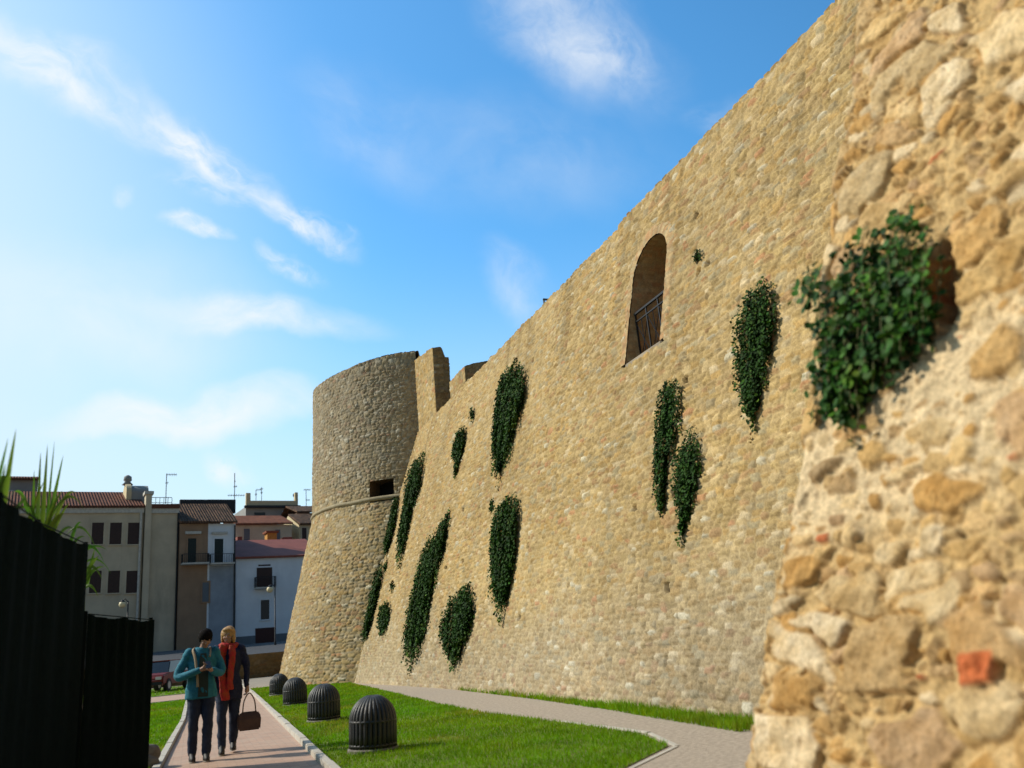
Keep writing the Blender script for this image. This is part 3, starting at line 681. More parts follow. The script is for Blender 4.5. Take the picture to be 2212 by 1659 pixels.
round_e = np.clip(1-S*3.0/.10, 0, 1); h = h-.07*round_e**2
P = np.stack([XB+SBB*Z, Yb, Z], -1)+h[..., None]*NB
mesh_np('masonry', local(P.reshape(-1, 3), bast), grid_faces(len(us), len(zs), flip=True), M['bastion'], bast, True, (c*np.array((.99, .905, .78))).reshape(-1, 3))
# far flank, turning the corner back to the long wall, and the stretch beside the viewer
zs2 = np.arange(-.1, 5.6, .03); xs2 = np.linspace(0, 1, 150); X2, Z2 = np.meshgrid(xs2, zs2, indexing='ij')
L2 = (W0+SB*Z2+.3)-(XB+SBB*Z2); Uf = X2*L2; hf, cf = bastion_face(Uf+50, Z2)
fx = np.clip(X2*L2/.15, 0, 1); e0 = np.interp(Z2, zs, P[0, :, 1]); ex = np.interp(Z2, zs, P[0, :, 0])
Pf = np.stack([ex+Uf+.02*(1-fx), e0+hf*fx-.0, Z2], -1)
mesh_np('flank', local(Pf.reshape(-1, 3), bast), grid_faces(150, len(zs2)), M['bastion'], bast, True, cf.reshape(-1, 3))
us3 = np.linspace(0, 1, 90); U3, Z3 = np.meshgrid(us3, zs2, indexing='ij'); e3 = np.interp(Z3, zs, P[-1, :, 1]); Y3 = e3+.02-U3*6
h3, c3 = bastion_face(Y3, Z3*math.hypot(1, SBB)); P3 = np.stack([XB+SBB*Z3, Y3, Z3], -1)+(h3-.004)[..., None]*NB
mesh_np('near_face', local(P3.reshape(-1, 3), bast), grid_faces(90, len(zs2), flip=True), M['bastion'], bast, True, c3.reshape(-1, 3))

# ================================================================== CAPER BUSHES
LEAF = np.array([(0, 0, 0)]+[(math.cos(a), math.sin(a), .16) for a in [2*math.pi*i/8 for i in range(8)]])
LF = np.array([(0, 1+i, 1+(i+1) % 8) for i in range(8)])
def leaves(name, pos, nrm, size, m, parent, cols):
    n = len(pos); nrm = nrm/np.linalg.norm(nrm, axis=1, keepdims=True)
    ref = RNG.normal(size=(n, 3)); a = np.cross(nrm, ref); a /= np.linalg.norm(a, axis=1, keepdims=True); b = np.cross(nrm, a)
    s = size[:, None, None]; k = RNG.uniform(.8, 1.15, (n, 1, 1))
    V = pos[:, None]+s*(LEAF[None, :, :1]*a[:, None]*k+LEAF[None, :, 1:2]*b[:, None]+LEAF[None, :, 2:3]*nrm[:, None])
    Fc = (np.arange(n)[:, None, None]*9+LF[None]).reshape(-1, 3)
    return mesh_np(name, V.reshape(-1, 3), Fc, m, parent, False, np.repeat(cols, 9, 0))
def bush(pix, label, nstr, leaf=.03, bulge=.22, near=False, nrm0=NW, m='caper', stems=False, group='caper bushes hanging on the castle walls', step=.035, name='caper_bush', fringe=.10):
    pl = [(on_slope(*q, XB-.4*bulge, SBB) if near else on_wall(*q, .45*bulge)) for q in pix]
    fx_ = (lambda y, z: XB+SBB*z) if near else (lambda y, z: float(wx(y, z))); poly = [(p[1], p[2]) for p in pl]
    ys_ = [p[0] for p in poly]; zs_ = [p[1] for p in poly]; zt_, zb_ = max(zs_), min(zs_); hh = zt_-zb_
    yc_ = sum(ys_)/len(ys_); base = np.array([fx_(yc_, zt_-.1*hh), yc_, zt_-.1*hh])
    root = empty(name, tuple(base), label, 'plant', group)
    pos, nn, cols, tubes = [], [], [], MB(); cen = np.array([yc_, (zt_+zb_)/2]); wdt = (max(ys_)-min(ys_))
    n_ok = 0; tails = [random.uniform(min(ys_), max(ys_)) for _ in range(9 if near else 6)]
    while n_ok < nstr:
        y = random.uniform(min(ys_), max(ys_)); z = zb_+hh*random.random()**.8
        if not in_poly(np.array([y]), np.array([z]), poly)[0]: continue
        n_ok += 1; lay = random.random(); z0_ = z; stray = random.random() < .07; ty_ = min(tails, key=lambda t: abs(t-y)+random.uniform(0, .1)); path = []; over = random.uniform(0, fringe) if random.random() < .5 else 0
        if random.random() < .05 or stray: over = random.uniform(.08, .22)*hh
        lenmax = random.uniform(.3, .9)*hh+.1; yy = y
        tint = random.uniform(.65, 1.35)*(1.5 if stray else 1); ylw = 1.5 if stray else 1.0; dead = random.random() < .02
        while z0_-z < lenmax:
            ins = in_poly(np.array([yy]), np.array([z]), poly)[0]
            if not ins:
                over -= step; yy += 0 if z < zt_-.4*hh else 9*(over < .0)
                if over < 0: break
            f = (zt_-z)/hh
            prof = min(1, f*5+.25)*(1-.55*max(0, f-.3))
            b = bulge*lay*prof+.02
            p = np.array([fx_(yy, z), yy, z])+nrm0*b
            path.append(p)
            q = p+RNG.normal(size=3)*leaf*np.array((.7, .9, .8))
            pos.append(q); nn.append(nrm0*1.0+np.array((0, 0, .35))+RNG.normal(size=3)*.55)
            v = tint*random.uniform(.65, 1.35)*(1.9 if random.random() < .06 else 1); cols.append((v*random.uniform(.8, 1.25)*ylw*(3.2 if dead else 1), v*(.8 if dead else 1), v*random.uniform(.7, 1.1)))
            z -= step*random.uniform(.7, 1.2); yy += random.gauss(0, step*(.45 if stray else .2))+(ty_-yy)*min(.14, .24*max(0, (z0_-z)/hh))*(0 if stray else 1)
        if stems and len(path) > 3: tubes.tube([tuple(p-base-nrm0*.012) for p in path[::2]], .0025, 4, False)
    pos = np.array(pos); leaves('foliage', pos-base, np.array(nn), leaf*RNG.uniform(.65, 1.15, len(pos)), M[m], root, np.array(cols))
    if stems: tubes.build('stem', M['stem'], root)
    return root
bush([(1945, 447), (2005, 458), (2030, 520), (2038, 600), (2030, 690), (1990, 740), (1965, 785), (1900, 775), (1880, 840), (1840, 905), (1800, 915), (1790, 870), (1742, 835), (1780, 770), (1785, 660), (1718, 652), (1735, 600), (1780, 575), (1880, 500)],
     'largest caper bush with round glossy leaves, hanging on the near rough bastion', 150, .024, .16, True, NB, 'caper_near', True, step=.034)
SPECS = [
 ([(1640, 597), (1680, 610), (1690, 660), (1675, 730), (1660, 800), (1640, 870), (1622, 900), (1610, 850), (1598, 900), (1582, 880), (1577, 750), (1580, 680), (1600, 640)], 'wide caper bush with trailing tips hanging between the arch and the near bastion', 120, .030, .28),
 ([(1425, 825), (1475, 818), (1478, 870), (1460, 950), (1445, 1010), (1430, 1105), (1420, 1050), (1412, 960), (1418, 880)], 'narrow caper bush hanging directly below the arched opening, upper of the touching pair', 70, .032, .25),
 ([(1480, 925), (1515, 930), (1520, 970), (1510, 1050), (1490, 1110), (1470, 1160), (1457, 1060), (1455, 980)], 'pointed caper bush hanging lower right of the touching pair below the arch', 65, .032, .25),
 ([(1508, 537), (1519, 545), (1516, 562), (1502, 563), (1498, 548)], 'small round caper tuft growing just right of the arched opening', 12, .028, .10),
 ([(1110, 770), (1140, 790), (1140, 850), (1115, 920), (1090, 990), (1072, 1022), (1065, 960), (1070, 870), (1080, 810)], 'large club shaped caper bush hanging just under the top of the long wall', 170, .045, .40),
 ([(1105, 1060), (1127, 1085), (1120, 1160), (1110, 1240), (1085, 1310), (1065, 1270), (1060, 1180), (1070, 1100)], 'thick dark caper bush in mid wall, right of the widest low bush', 150, .045, .40),
 ([(1000, 918), (1009, 925), (1003, 970), (985, 1022), (980, 965), (988, 935)], 'short tapering caper bush high on the wall below the ruined stumps', 60, .05, .28),
 ([(1022, 880), (1027, 890), (1022, 905), (1017, 896)], 'tiny caper tuft high on the wall below the lower ruined block', 10, .05, .12),
 ([(915, 973), (921, 985), (912, 1040), (890, 1095), (880, 1150), (868, 1200), (863, 1170), (868, 1110), (878, 1050), (890, 995)], 'long thin caper bush trailing down the wall close beside the tower', 120, .055, .45),
 ([(860, 1058), (864, 1090), (852, 1140), (835, 1195), (832, 1170), (840, 1100)], 'dark caper bush in the corner beneath the gun port', 80, .055, .40),
 ([(970, 1095), (977, 1110), (960, 1190), (938, 1250), (932, 1340), (915, 1380), (890, 1397), (872, 1370), (877, 1310), (900, 1230), (908, 1185), (945, 1140)], 'tallest ragged caper bush snaking down the lower wall', 220, .05, .40),
 ([(1010, 1258), (1027, 1290), (1025, 1340), (1000, 1390), (980, 1428), (957, 1390), (948, 1350), (965, 1300)], 'widest low caper bush, leaf shaped, nearest to the foot of the wall', 190, .048, .45),
 ([(838, 1295), (846, 1310), (840, 1345), (825, 1368), (816, 1340), (822, 1310)], 'small oval caper bush low on the wall between two long ones', 55, .055, .30),
 ([(826, 1213), (829, 1240), (812, 1310), (797, 1370), (778, 1372), (785, 1310), (802, 1240)], 'lowest long caper bush down in the corner of wall and tower', 110, .055, .40),
 ([(836, 1203), (840, 1215), (834, 1235), (829, 1220)], 'tiny caper tuft in the tower corner between two long bushes', 12, .05, .12),
 ([(850, 1255), (855, 1263), (849, 1272), (844, 1264)], 'tiny dark caper tuft just above the small oval bush', 10, .05, .12),
 ([(1066, 1076), (1069, 1090), (1062, 1103), (1057, 1092)], 'tiny dark caper tuft left of the thick bush in mid wall', 10, .045, .10),
]
for px, lb, ns, lf, bg_ in SPECS:
    mx_ = sum(q[0] for q in px)/len(px); my_ = sum(q[1] for q in px)/len(px)
    sk = sum((q[0]-mx_)*(q[1]-my_) for q in px)/sum((q[1]-my_)**2 for q in px)          # narrow each outline about its own leaning axis
    px = [(mx_+sk*(q[1]-my_)+(q[0]-mx_-sk*(q[1]-my_))*.80, q[1]) for q in px]
    bush(px, lb, int(ns*2.0), lf*.74, bg_*.55, step=max(.028, lf*.7), fringe=.05+lf*3)
# weeds along the foot of the wall
grass('wall_foot_grass', [(5.75, 8.6), (6.42, 8.6), (6.5, 13.5), (6.5, 22), (6.42, 22), (6.3, 16), (6.1, 12.5), (5.9, 10.5)], 6000, .11, .012)

# ================================================================== GREEN NET FENCE
def fence(name, pts, label, posts):
    a0 = Vector((pts[0][0], pts[0][1], 0)); root = empty(name, tuple(a0), label, 'fence')
    mb = MB(); vs = []; n = 0
    for i in range(len(pts)-1):
        (xa, ya, za), (xb, yb, zb) = pts[i], pts[i+1]; m_ = 16; L = math.hypot(xb-xa, yb-ya); nx, ny = (yb-ya)/L, -(xb-xa)/L
        for k in range(m_+(1 if i == len(pts)-2 else 0)):
            t = k/m_; sag = -.03*math.sin(math.pi*t)+random.uniform(-.006, .006); w_ = .018*math.sin(t*19+i)
            for lev in range(7):
                f = lev/6; vs.append((xa+(xb-xa)*t+nx*w_*f-a0.x, ya+(yb-ya)*t+ny*w_*f-a0.y, .02+(za+(zb-za)*t+sag-.02)*f)); 
            n += 1
    fs = [(i*7+l, (i+1)*7+l, (i+1)*7+l+1, i*7+l+1) for i in range(n-1) for l in range(6)]
    mb.add(vs, fs); o = mb.build('net', M['fence'], root); sm = o.modifiers.new('thick', 'SOLIDIFY'); sm.thickness = .006
    for p in posts:
        q = MB(); q.tube([(p[0]-.03-a0.x, p[1]-a0.y, 0), (p[0]-.03-a0.x, p[1]-a0.y, p[2]+.03)], .024, 8); q.build('post', M['fpost'], root)
    wr = MB(); wr.tube([(p[0]-.0-a0.x, p[1]-a0.y, p[2]) for p in pts], .006, 5); wr.build('top_wire', M['fpost'], root)
    return root
fA, fB, fC, fD = at_depth(191, 1177, 9.9), at_depth(90, 1131, 7.2), at_depth(0, 1066, 5.2), at_depth(191, 1326, 9.95)
f0 = (fC[0]+.02, 2.5, fC[2]); f00 = (fC[0]+.04, -.5, fC[2])
fence('net_fence', [f00, f0, tuple(fC), tuple(fB), tuple(fA)], 'tall black green net fence with a sloping top along the left edge', [f0, tuple(fC), tuple(fB), tuple(fA)])
fE = at_depth(331, 1339, 12.3)
fence('net_fence', [tuple(fD), ((fD[0]+fE[0])/2, (fD[1]+fE[1])/2, (fD[2]+fE[2])/2), tuple(fE)], 'lower black green net fence stepping down beside the paved path', [tuple(fD), tuple(fE)])
# rock at the fence foot
def rock(name, c, r, label, seed):
    bm = bmesh.new(); bmesh.ops.create_icosphere(bm, subdivisions=4, radius=1)
    for v in bm.verts:
        p = v.co; k = 1+.35*(fbm(np.array([p.x*1.3+seed]), np.array([p.y*1.3+p.z*1.7]), seed, 3)[0]-.5)*2
        v.co = Vector((p.x*r[0], p.y*r[1], p.z*r[2]))*k
    me = bpy.data.meshes.new(name); bm.to_mesh(me); bm.free(); o = link_mesh(name, me, M['rock'], None, True); o.location = c
    return tag(o, label, 'rock')
g = on_ground(332, 1652); rock('rock', (g[0]-.10, g[1]-.45, .10), (.19, .2, .20), 'pale grey rock lying at the foot of the lower fence', 3)

# ================================================================== REEDS
def reed(name, base, tips, label, group='giant reeds behind the net fence'):
    """tips: list of (tip point, droop, width)"""
    root = empty(name, tuple(base), label, 'plant', group)
    V, Fc, C = [], [], []; b0 = np.array(base)
    for start, tip, droop, wd in tips:
        s0 = np.array(start)-b0; e = np.array(tip)-b0; n = 12
        side = np.cross(e-s0, np.array((random.uniform(-.3, .3), 1, 0))); side /= np.linalg.norm(side)
        col = np.array((random.uniform(.7, 1.2), random.uniform(.8, 1.15), random.uniform(.6, 1.1)))
        for k in range(n+1):
            t = k/n; p = s0+(e-s0)*t+np.array((0, 0, droop*4*t*(1-t)))
            ww = wd*(min(1, t*3+.55))*(1-t)**.75
            i = len(V); fold = np.array((0, -ww*.35, 0))
            V += [p-side*ww, p+fold, p+side*ww]; C += [col*.95, col*.85, col]
            if k: Fc += [(i-3, i-2, i+1, i), (i-2, i-1, i+2, i+1)]
    mesh_np('leaves', np.array(V), np.array(Fc), M['reed'], root, True, np.array(C)); 
    mb = MB()
    for k in range(5):
        x, y = random.uniform(-.25, .25), random.uniform(-.2, .2); mb.tube([(x, y, 0), (x*.9, y, 1.2), (x*.8, y, random.uniform(2.0, 2.4))], [.013, .011, .006], 6)
    mb.build('stalk', M['reed'], root)
    for o in root.children:
        if o.name.startswith('stalk'):
            a = o.data.attributes.new('Col', 'FLOAT_COLOR', 'POINT'); a.data.foreach_set('color', [.9, .9, .8, 1]*len(o.data.vertices))
    return root
def rl_(Y, lst): return [(at_depth(*a, Y), at_depth(*b, Y-.1), d, wd) for a, b, d, wd in lst]
Y1 = 6.9
b_ = at_depth(15, 1150, Y1-.6); reed('reed_clump', (b_[0]-.15, b_[1], 0), rl_(Y1-.6, [((0, 1130), (35, 925), 0, .026), ((-25, 1130), (18, 945), 0, .02), ((-40, 1100), (-6, 935), 0, .02), ((5, 1120), (-30, 960), .05, .02), ((-30, 1120), (25, 1010), .03, .02), ((20, 1140), (70, 1090), .10, .016), ((-10, 1120), (12, 1000), .0, .022)]),
     'tall reed clump at the far left edge of the photo above the fence')
Y2 = 8.2
b_ = at_depth(95, 1150, Y2); reed('reed_clump', (b_[0]-.1, b_[1], 0), rl_(Y2, [((90, 1150), (103, 958), 0, .024), ((80, 1140), (88, 975), 0, .022), ((100, 1150), (137, 982), 0, .024), ((70, 1150), (74, 1015), 0, .02), ((100, 1140), (118, 950), 0, .014),
     ((95, 1150), (135, 1060), .05, .022), ((60, 1110), (20, 1075), .12, .02), ((100, 1140), (187, 1115), .22, .022), ((110, 1150), (178, 1090), .22, .02), ((85, 1140), (40, 1100), .08, .02), ((110, 1160), (150, 1085), .03, .022), ((60, 1130), (95, 1040), .03, .02), ((75, 1130), (30, 1060), .06, .016), ((120, 1170), (165, 1150), .08, .02), ((105, 1150), (140, 1110), .05, .026)]),
     'spiky reed clump with upright blades above the sloping fence')
Y3 = 10.6
b_ = at_depth(165, 1200, Y3); reed('reed_clump', (b_[0]-.1, b_[1], 0), rl_(Y3, [((150, 1180), (178, 1130), .1, .026), ((140, 1160), (205, 1180), .16, .024), ((165, 1200), (225, 1215), .14, .03), ((165, 1210), (232, 1190), .10, .026), ((175, 1240), (222, 1255), .12, .028), ((170, 1230), (240, 1240), .14, .02), ((180, 1260), (226, 1225), .06, .03), ((175, 1280), (212, 1290), .10, .028), ((185, 1270), (205, 1185), .02, .03), ((150, 1190), (185, 1160), .06, .024), ((185, 1240), (214, 1200), .02, .03)]),
     'bushy reed clump with arching leaves between the two fences')

# ================================================================== CAGED LAWN DOMES
def dome_light(loc):
    root = empty('dome_bollard', loc, 'x', 'bollard', 'dark domed cage bollards along the lawn')
    r, hb = .275, .36
    pb = MB(); pb.loft([(0, 0, -.03, .325, .325), (0, 0, .03, .325, .325), (0, 0, .045, .31, .31)]); pb.build('plinth', M['rock'], root)
    for k in range(30):
        a = 2*math.pi*k/30; pts = []
        for z in (.05, .2, hb): pts.append((r*math.cos(a), r*math.sin(a), z))
        for q in range(1, 8):
            t = math.pi/2*q/8; pts.append((r*math.cos(t)*math.cos(a), r*math.cos(t)*math.sin(a), hb+r*1.05*math.sin(t)))
        mb = MB(); mb.tube(pts, .0305, 7); mb.build('rib', M['cage'], root, True)
    for z in (.08, .36):
        mb = MB(); mb.tube([((r+.012)*math.cos(2*math.pi*k/28), (r+.012)*math.sin(2*math.pi*k/28), z) for k in range(29)], .02, 6, False); mb.build('hoop', M['cage'], root, True)
    mb = MB(); mb.loft([(0, 0, hb+r*.98, .085, .085), (0, 0, hb+r*1.06, .08, .08), (0, 0, hb+r*1.11, .04, .04)]); mb.build('crown_cap', M['cage'], root, True)
    mb = MB(); mb.loft([(0, 0, .06, .22, .22), (0, 0, .34, .22, .22), (0, 0, .44, .18, .18), (0, 0, .52, .06, .06)]); mb.build('lamp_body', M['iron'], root, True)
    return root
def copy_tree(o, parent=None):
    c = o.copy(); COL.objects.link(c)
    if parent is not None: c.parent = parent
    for ch in list(o.children): copy_tree(ch, c)
    return c
dome_lab = ['nearest and largest dark domed cage bollard on the lawn', 'second dark domed cage bollard from the camera', 'third dark domed cage bollard from the camera, small', 'farthest and smallest dark domed cage bollard, beside the tower foot']
dspots = [on_ground(806, 1622), on_ground(700, 1558), on_ground(638, 1523), on_ground(603, 1502)]
d0 = None
for i, g in enumerate(dspots):
    if i == 0: d0 = o = dome_light((0, 0, 0))
    else: o = copy_tree(d0)
    o.location = (g[0], g[1], .0); o.rotation_euler = (.02*math.sin(i*2.1), .03*math.cos(i*1.7), i*.7); o['label'] = dome_lab[i]

# ================================================================== STREET AND HOUSES
TH_ = rad(10); E_ = np.array([math.cos(TH_), math.sin(TH_), 0]); M_ = np.array([-math.sin(TH_), math.cos(TH_), 0]); O_ = np.array([0, 75., 0])
def fac(px, py, b=0.0):
    d = ray(px, py); o = O_+M_*b; t = ((o-CAM)@M_)/(d@M_); p = CAM+d*t-O_; return p@E_, p[2]
SZ = 2.2
st = MB(); st.add([(-60, 57.5, 1.28), (6.0, 57.5, 1.28), (40, 57.5, 1.28), (40, 72, SZ), (-60, 64, SZ), (200, 80, SZ), (-200, 66, SZ), (200, 260, SZ), (-200, 260, SZ), (-200, 57.5, 1.28), (200, 57.5, 1.28)],
                  [(0, 1, 2, 3, 4), (9, 0, 4, 6), (2, 10, 5, 3), (6, 4, 3, 5, 7, 8)])
struct(st.build('street', M['asphalt']))
rw = empty('retaining_wall', (0, 57.2, 0), 'low brown stone retaining wall below the street behind the two walkers', 'wall')
U_, Z_ = np.meshgrid(np.linspace(-30, 14, 500), np.linspace(-.05, 1.42, 24), indexing='ij'); hh, cc = rubble(U_, Z_, 44, .4, .2, .05)
mesh_np('masonry', np.stack([U_, -hh, Z_], -1).reshape(-1, 3), grid_faces(500, 24), M['stone'], rw, False, (cc*np.array((.5, .42, .36))).reshape(-1, 3))
MB().box(-30, 14, .04, .45, -.05, 1.42).build('coping', M['rock'], rw)

class House:
    def __init__(s, name, b, label, cat='building', a0=0):
        s.b = b; s.a0 = a0; base = O_+M_*b+E_*a0
        s.root = empty(name, (base[0], base[1], SZ-.3), label, cat, None, TH_); s.z = SZ-.3
    def q(s, px, py, db=0.0): a, z = fac(px, py, s.b+db); return a-s.a0, z-s.z
    def rect(s, x0, x1, y0, y1, db=0.0):
        xm, ym = (x0+x1)/2, (y0+y1)/2; return s.q(x0, ym, db)[0], s.q(x1, ym, db)[0], s.q(xm, y1, db)[1], s.q(xm, y0, db)[1]
    def part(s, name, m, boxes, parent=None, bevel=0.0):
        mb = MB()
        for bx in boxes: mb.box(*bx)
        return mb.build(name, M[m], parent or s.root, bevel=bevel)
    def wall(s, px0, px1, ptop, depth=9, m='beige', name='wall'):
        a0, a1, _, z1 = s.rect(px0, px1, ptop, ptop); return s.part(name, m, [(a0, a1, 0, depth, -.5, z1)])
    def window(s, x0, x1, y0, y1, m='shutter', frame='mould', name='window', slats=True, fw=.12):
        a0, a1, z0, z1 = s.rect(x0, x1, y0, y1)
        f = s.part(name, frame, [(a0-fw, a0, -.05, .1, z0-fw, z1+fw), (a1, a1+fw, -.05, .1, z0-fw, z1+fw), (a0, a1, -.05, .1, z1, z1+fw), (a0-.06, a1+.06, -.12, .1, z0-fw*.8, z0)])
        boxes = [(a0, a1, -.012, .0, z0, z1)]; am = (a0+a1)/2
        s.part('pane', 'glass' if m == 'glass' else m, boxes, f)
        if slats and m != 'glass':
            k = int((z1-z0)/.16); s.part('slats', m, [(a0+.05, am-.03, -.035, -.012, z0+.06+i*(z1-z0-.1)/k, z0+.06+(i+.55)*(z1-z0-.1)/k) for i in range(k)]+[(am+.03, a1-.05, -.035, -.012, z0+.06+i*(z1-z0-.1)/k, z0+.06+(i+.55)*(z1-z0-.1)/k) for i in range(k)], f)
        return f
    def balcony(s, x0, x1, yt, yb, dp=.8, m='iron'):
        a0, a1, z0, z1 = s.rect(x0, x1, yt, yb)
        sl = s.part('balcony', 'mould', [(a0, a1, -dp, 0, z0-.14, z0)])
        bx = [(a0, a1, -dp, -dp+.04, z1-.04, z1), (a0, a0+.04, -dp+.04, 0, z1-.04, z1), (a1-.04, a1, -dp+.04, 0, z1-.04, z1)]
        k = max(4, int((a1-a0)/.13)); bx += [(a0+(a1-a0-.03)*i/k, a0+(a1-a0-.03)*i/k+.025, -dp+.005, -dp+.03, z0, z1-.04) for i in range(k+1)]
        bx += [(a0+.005, a0+.03, -dp+.1+i*.14, -dp+.12+i*.14, z0, z1-.04) for i in range(5)]+[(a1-.03, a1-.005, -dp+.1+i*.14, -dp+.12+i*.14, z0, z1-.04) for i in range(5)]
        s.part('railing', m, bx, sl); return sl
    def roof(s, px0, px1, p_eave, p_ridge, depth, m='tile', over=.35, name='roof', thick=.16):
        a0, a1, _, ze = s.rect(px0, px1, p_eave, p_eave)
        zr = s.q((px0+px1)/2, p_ridge, depth)[1]
        mb = MB(); mb.add([(a0-.1, -over, ze), (a1+.1, -over, ze), (a1+.1, depth, zr), (a0-.1, depth, zr), (a0-.1, -over, ze+thick), (a1+.1, -over, ze+thick), (a1+.1, depth, zr+thick), (a0-.1, depth, zr+thick)],
                          [(0, 3, 2, 1), (4, 5, 6, 7), (0, 1, 5, 4), (1, 2, 6, 5), (2, 3, 7, 6), (3, 0, 4, 7)])
        mb.add([(a0-.1, depth, zr+thick), (a1+.1, depth, zr+thick), (a1+.1, depth*2, ze), (a0-.1, depth*2, ze)], [(0, 1, 2, 3)])
        o = mb.build(name, M[m], s.root); uv = o.data.uv_layers.new(name='UVMap')
        for lp in o.data.loops:
            v = o.data.vertices[lp.vertex_index].co; uv.data[lp.index].uv = (v.x, v.y)
        return o

# school-like beige block
A = House('beige_building', 0, 'large beige building with brown shuttered windows and a barrel roofed belfry', a0=fac(240, 1250)[0])
wl = A.wall(-60, 311, 1099); A.wall(324, 387, 1099, 9, 'beige', 'side_bay')
a0, a1, z0, z1 = A.rect(311, 324, 1069, 1250); A.part('chimney_breast', 'beige', [(a0, a1, -.35, .6, -.5, z1), ]); A.part('chimney_cap', 'mould', [(a0-.12, a1+.12, -.45, .7, z1, z1+.25)])
a0, a1, z0, z1 = A.rect(-60, 311, 1098, 1109); A.part('cornice', 'mould', [(a0, a1, -.18, 0, z0, z1)])
a0, a1, z0, z1 = A.rect(324, 387, 1098, 1109); A.part('cornice', 'mould', [(a0, a1, -.18, 0, z0, z1)])
for x0 in (198, 237, 276): A.window(x0, x0+25.5, 1129, 1176, 'shutter', 'beige')
for x0 in (193, 233, 272.5): A.window(x0, x0+25.5, 1233, 1281, 'shutter', 'beige')
mb = MB(); a, z = A.q(305, 1108); a2, zz = A.q(305, 1340); mb.tube([(a, -.12, z), (a, -.12, zz)], .10, 8); mb.build('downpipe', M['mould'], A.root)
mb = MB(); a, z = A.q(385, 1108); mb.tube([(a, -.12, z), (a, -.12, zz-3)], .07, 8); mb.build('downpipe', M['iron'], A.root)
A.roof(-60, 309, 1098, 1066, 5.5, 'tilebrown')
a0, a1, z0, z1 = A.rect(326, 387, 1088, 1099); A.part('flat_roof', 'tilebrown', [(a0, a1, -.3, 8, z0, z0+.35)])
# barrel belfry: half cylinder lying along the facade
a0, a1, zb, zt = A.rect(270, 318, 1048, 1098, 3.0); zs_ = A.q(290, 1068, 3.0)[1]
mb = MB(); nn = 14; rr = (zt-zs_); ring = [(2.2+1.25*math.cos(math.pi*k/nn)+1.25, zs_+rr*math.sin(math.pi*k/nn)) for k in range(nn+1)]
ring = [(2.2+2.5, zb)]+ring+[(2.2, zb)]; n = len(ring)
mb.add([(a0+.4, y, z) for y, z in ring]+[(a1, y, z) for y, z in ring], [(i, i+1, n+i+1, n+i) for i in range(n-1)]+[tuple(range(n)), tuple(range(n, 2*n))[::-1]])
blf = mb.build('belfry', M['grey'], A.root)
mb = MB(); ring2 = [(2.2+1.25+(y-3.45)*1.12, zb+(z-zb)*1.06) for y, z in ring]; mb.add([(a0, y, z) for y, z in ring2]+[(a0+.4, y, z) for y, z in ring2], [(i, i+1, n+i+1, n+i) for i in range(n-1)]+[tuple(range(n)), tuple(range(n, 2*n))[::-1]]); mb.build('gable', M['cream'], blf)
mb = MB(); mb.loft([(a0+.2, 3.45, zt+.1, .45, .45), (a0+.2, 3.45, zt+.35, .22, .22), (a0+.2, 3.45, zt+.5, .34, .34), (a0+.2, 3.45, zt+.8, .30, .30), (a0+.2, 3.45, zt+.95, .08, .08)]); mb.build('finial', M['grey'], blf, True)
a0, a1, z0, z1 = A.rect(327, 371, 1074, 1092, 4.0)
A.part('terrace_rail', 'rail', [(a0, a1, 4, 4.04, z1-.05, z1), (a0, a1, 4, 4.03, z1-.5, z1-.46)]+[(a0+(a1-a0)*k/5, a0+(a1-a0)*k/5+.04, 4, 4.04, z0-.4, z1-.05) for k in range(6)])
# far left block
B0 = House('grey_house', 9, 'grey house with a thin brown roof edge rising behind the reeds at far left', a0=fac(20, 1250, 9)[0])
B0.wall(-120, 82, 1036, 10, 'grey'); B0.roof(-122, 83, 1037, 1032, 4, 'tilebrown'); B0.window(10, 26, 1062, 1090, 'glass', 'mould')
# brown and white pair of houses
Cc = House('terraced_house', -.4, 'narrow brown terraced house with a green balcony door', 'house', fac(420, 1250, -.4)[0])
Dd = House('terraced_house', -.4, 'narrow white upper and grey lower terraced house with a dark balcony door', 'house', fac(480, 1250, -.4)[0])
Cc.wall(389, 450, 1131, 8, 'brown'); Dd.wall(450, 509, 1131, 8, 'white')
for Hs, x0, x1 in ((Cc, 389, 450), (Dd, 450, 509)):
    Hs.roof(x0, x1, 1131, 1092, 4.2, 'tile')
    a0, a1, z0, z1 = Hs.rect(x0+(0 if Hs is Dd else 0), x1, 1079, 1094, 4.6); Hs.part('roof_parapet', 'dark', [(a0, a1, 4.6, 5.0, z0-.6, z1)])
Cc.window(405.5, 423.5, 1163, 1216, 'gshutter', 'brown', 'balcony_door'); Dd.window(463, 482, 1164, 1217, 'gshutter', 'white', 'balcony_door')
a0, a1, z0, z1 = Cc.rect(400, 434, 1151, 1154); Cc.part('lintel', 'mould', [(a0, a1, -.22, 0, z0, z1+.1)])
a0, a1, z0, z1 = Dd.rect(457, 491, 1152, 1154); Dd.part('lintel', 'mould', [(a0, a1, -.22, 0, z0, z1+.1)])
Cc.balcony(391, 448, 1198, 1217); Dd.balcony(451.5, 503, 1198, 1217)
Cc.window(437, 451, 1258, 1300, 'dado', 'brown', 'window', False)
a0, a1, z0, z1 = Dd.rect(451, 508, 1222, 1400); Dd.part('lower_facade', 'bluegrey', [(a0, a1, -.03, 0, z0, z1)])
mb = MB(); a, z = Dd.q(507, 1135); mb.tube([(a, -.1, z), (a, -.1, .2)], .06, 8); mb.build('downpipe', M['iron'], Dd.root)
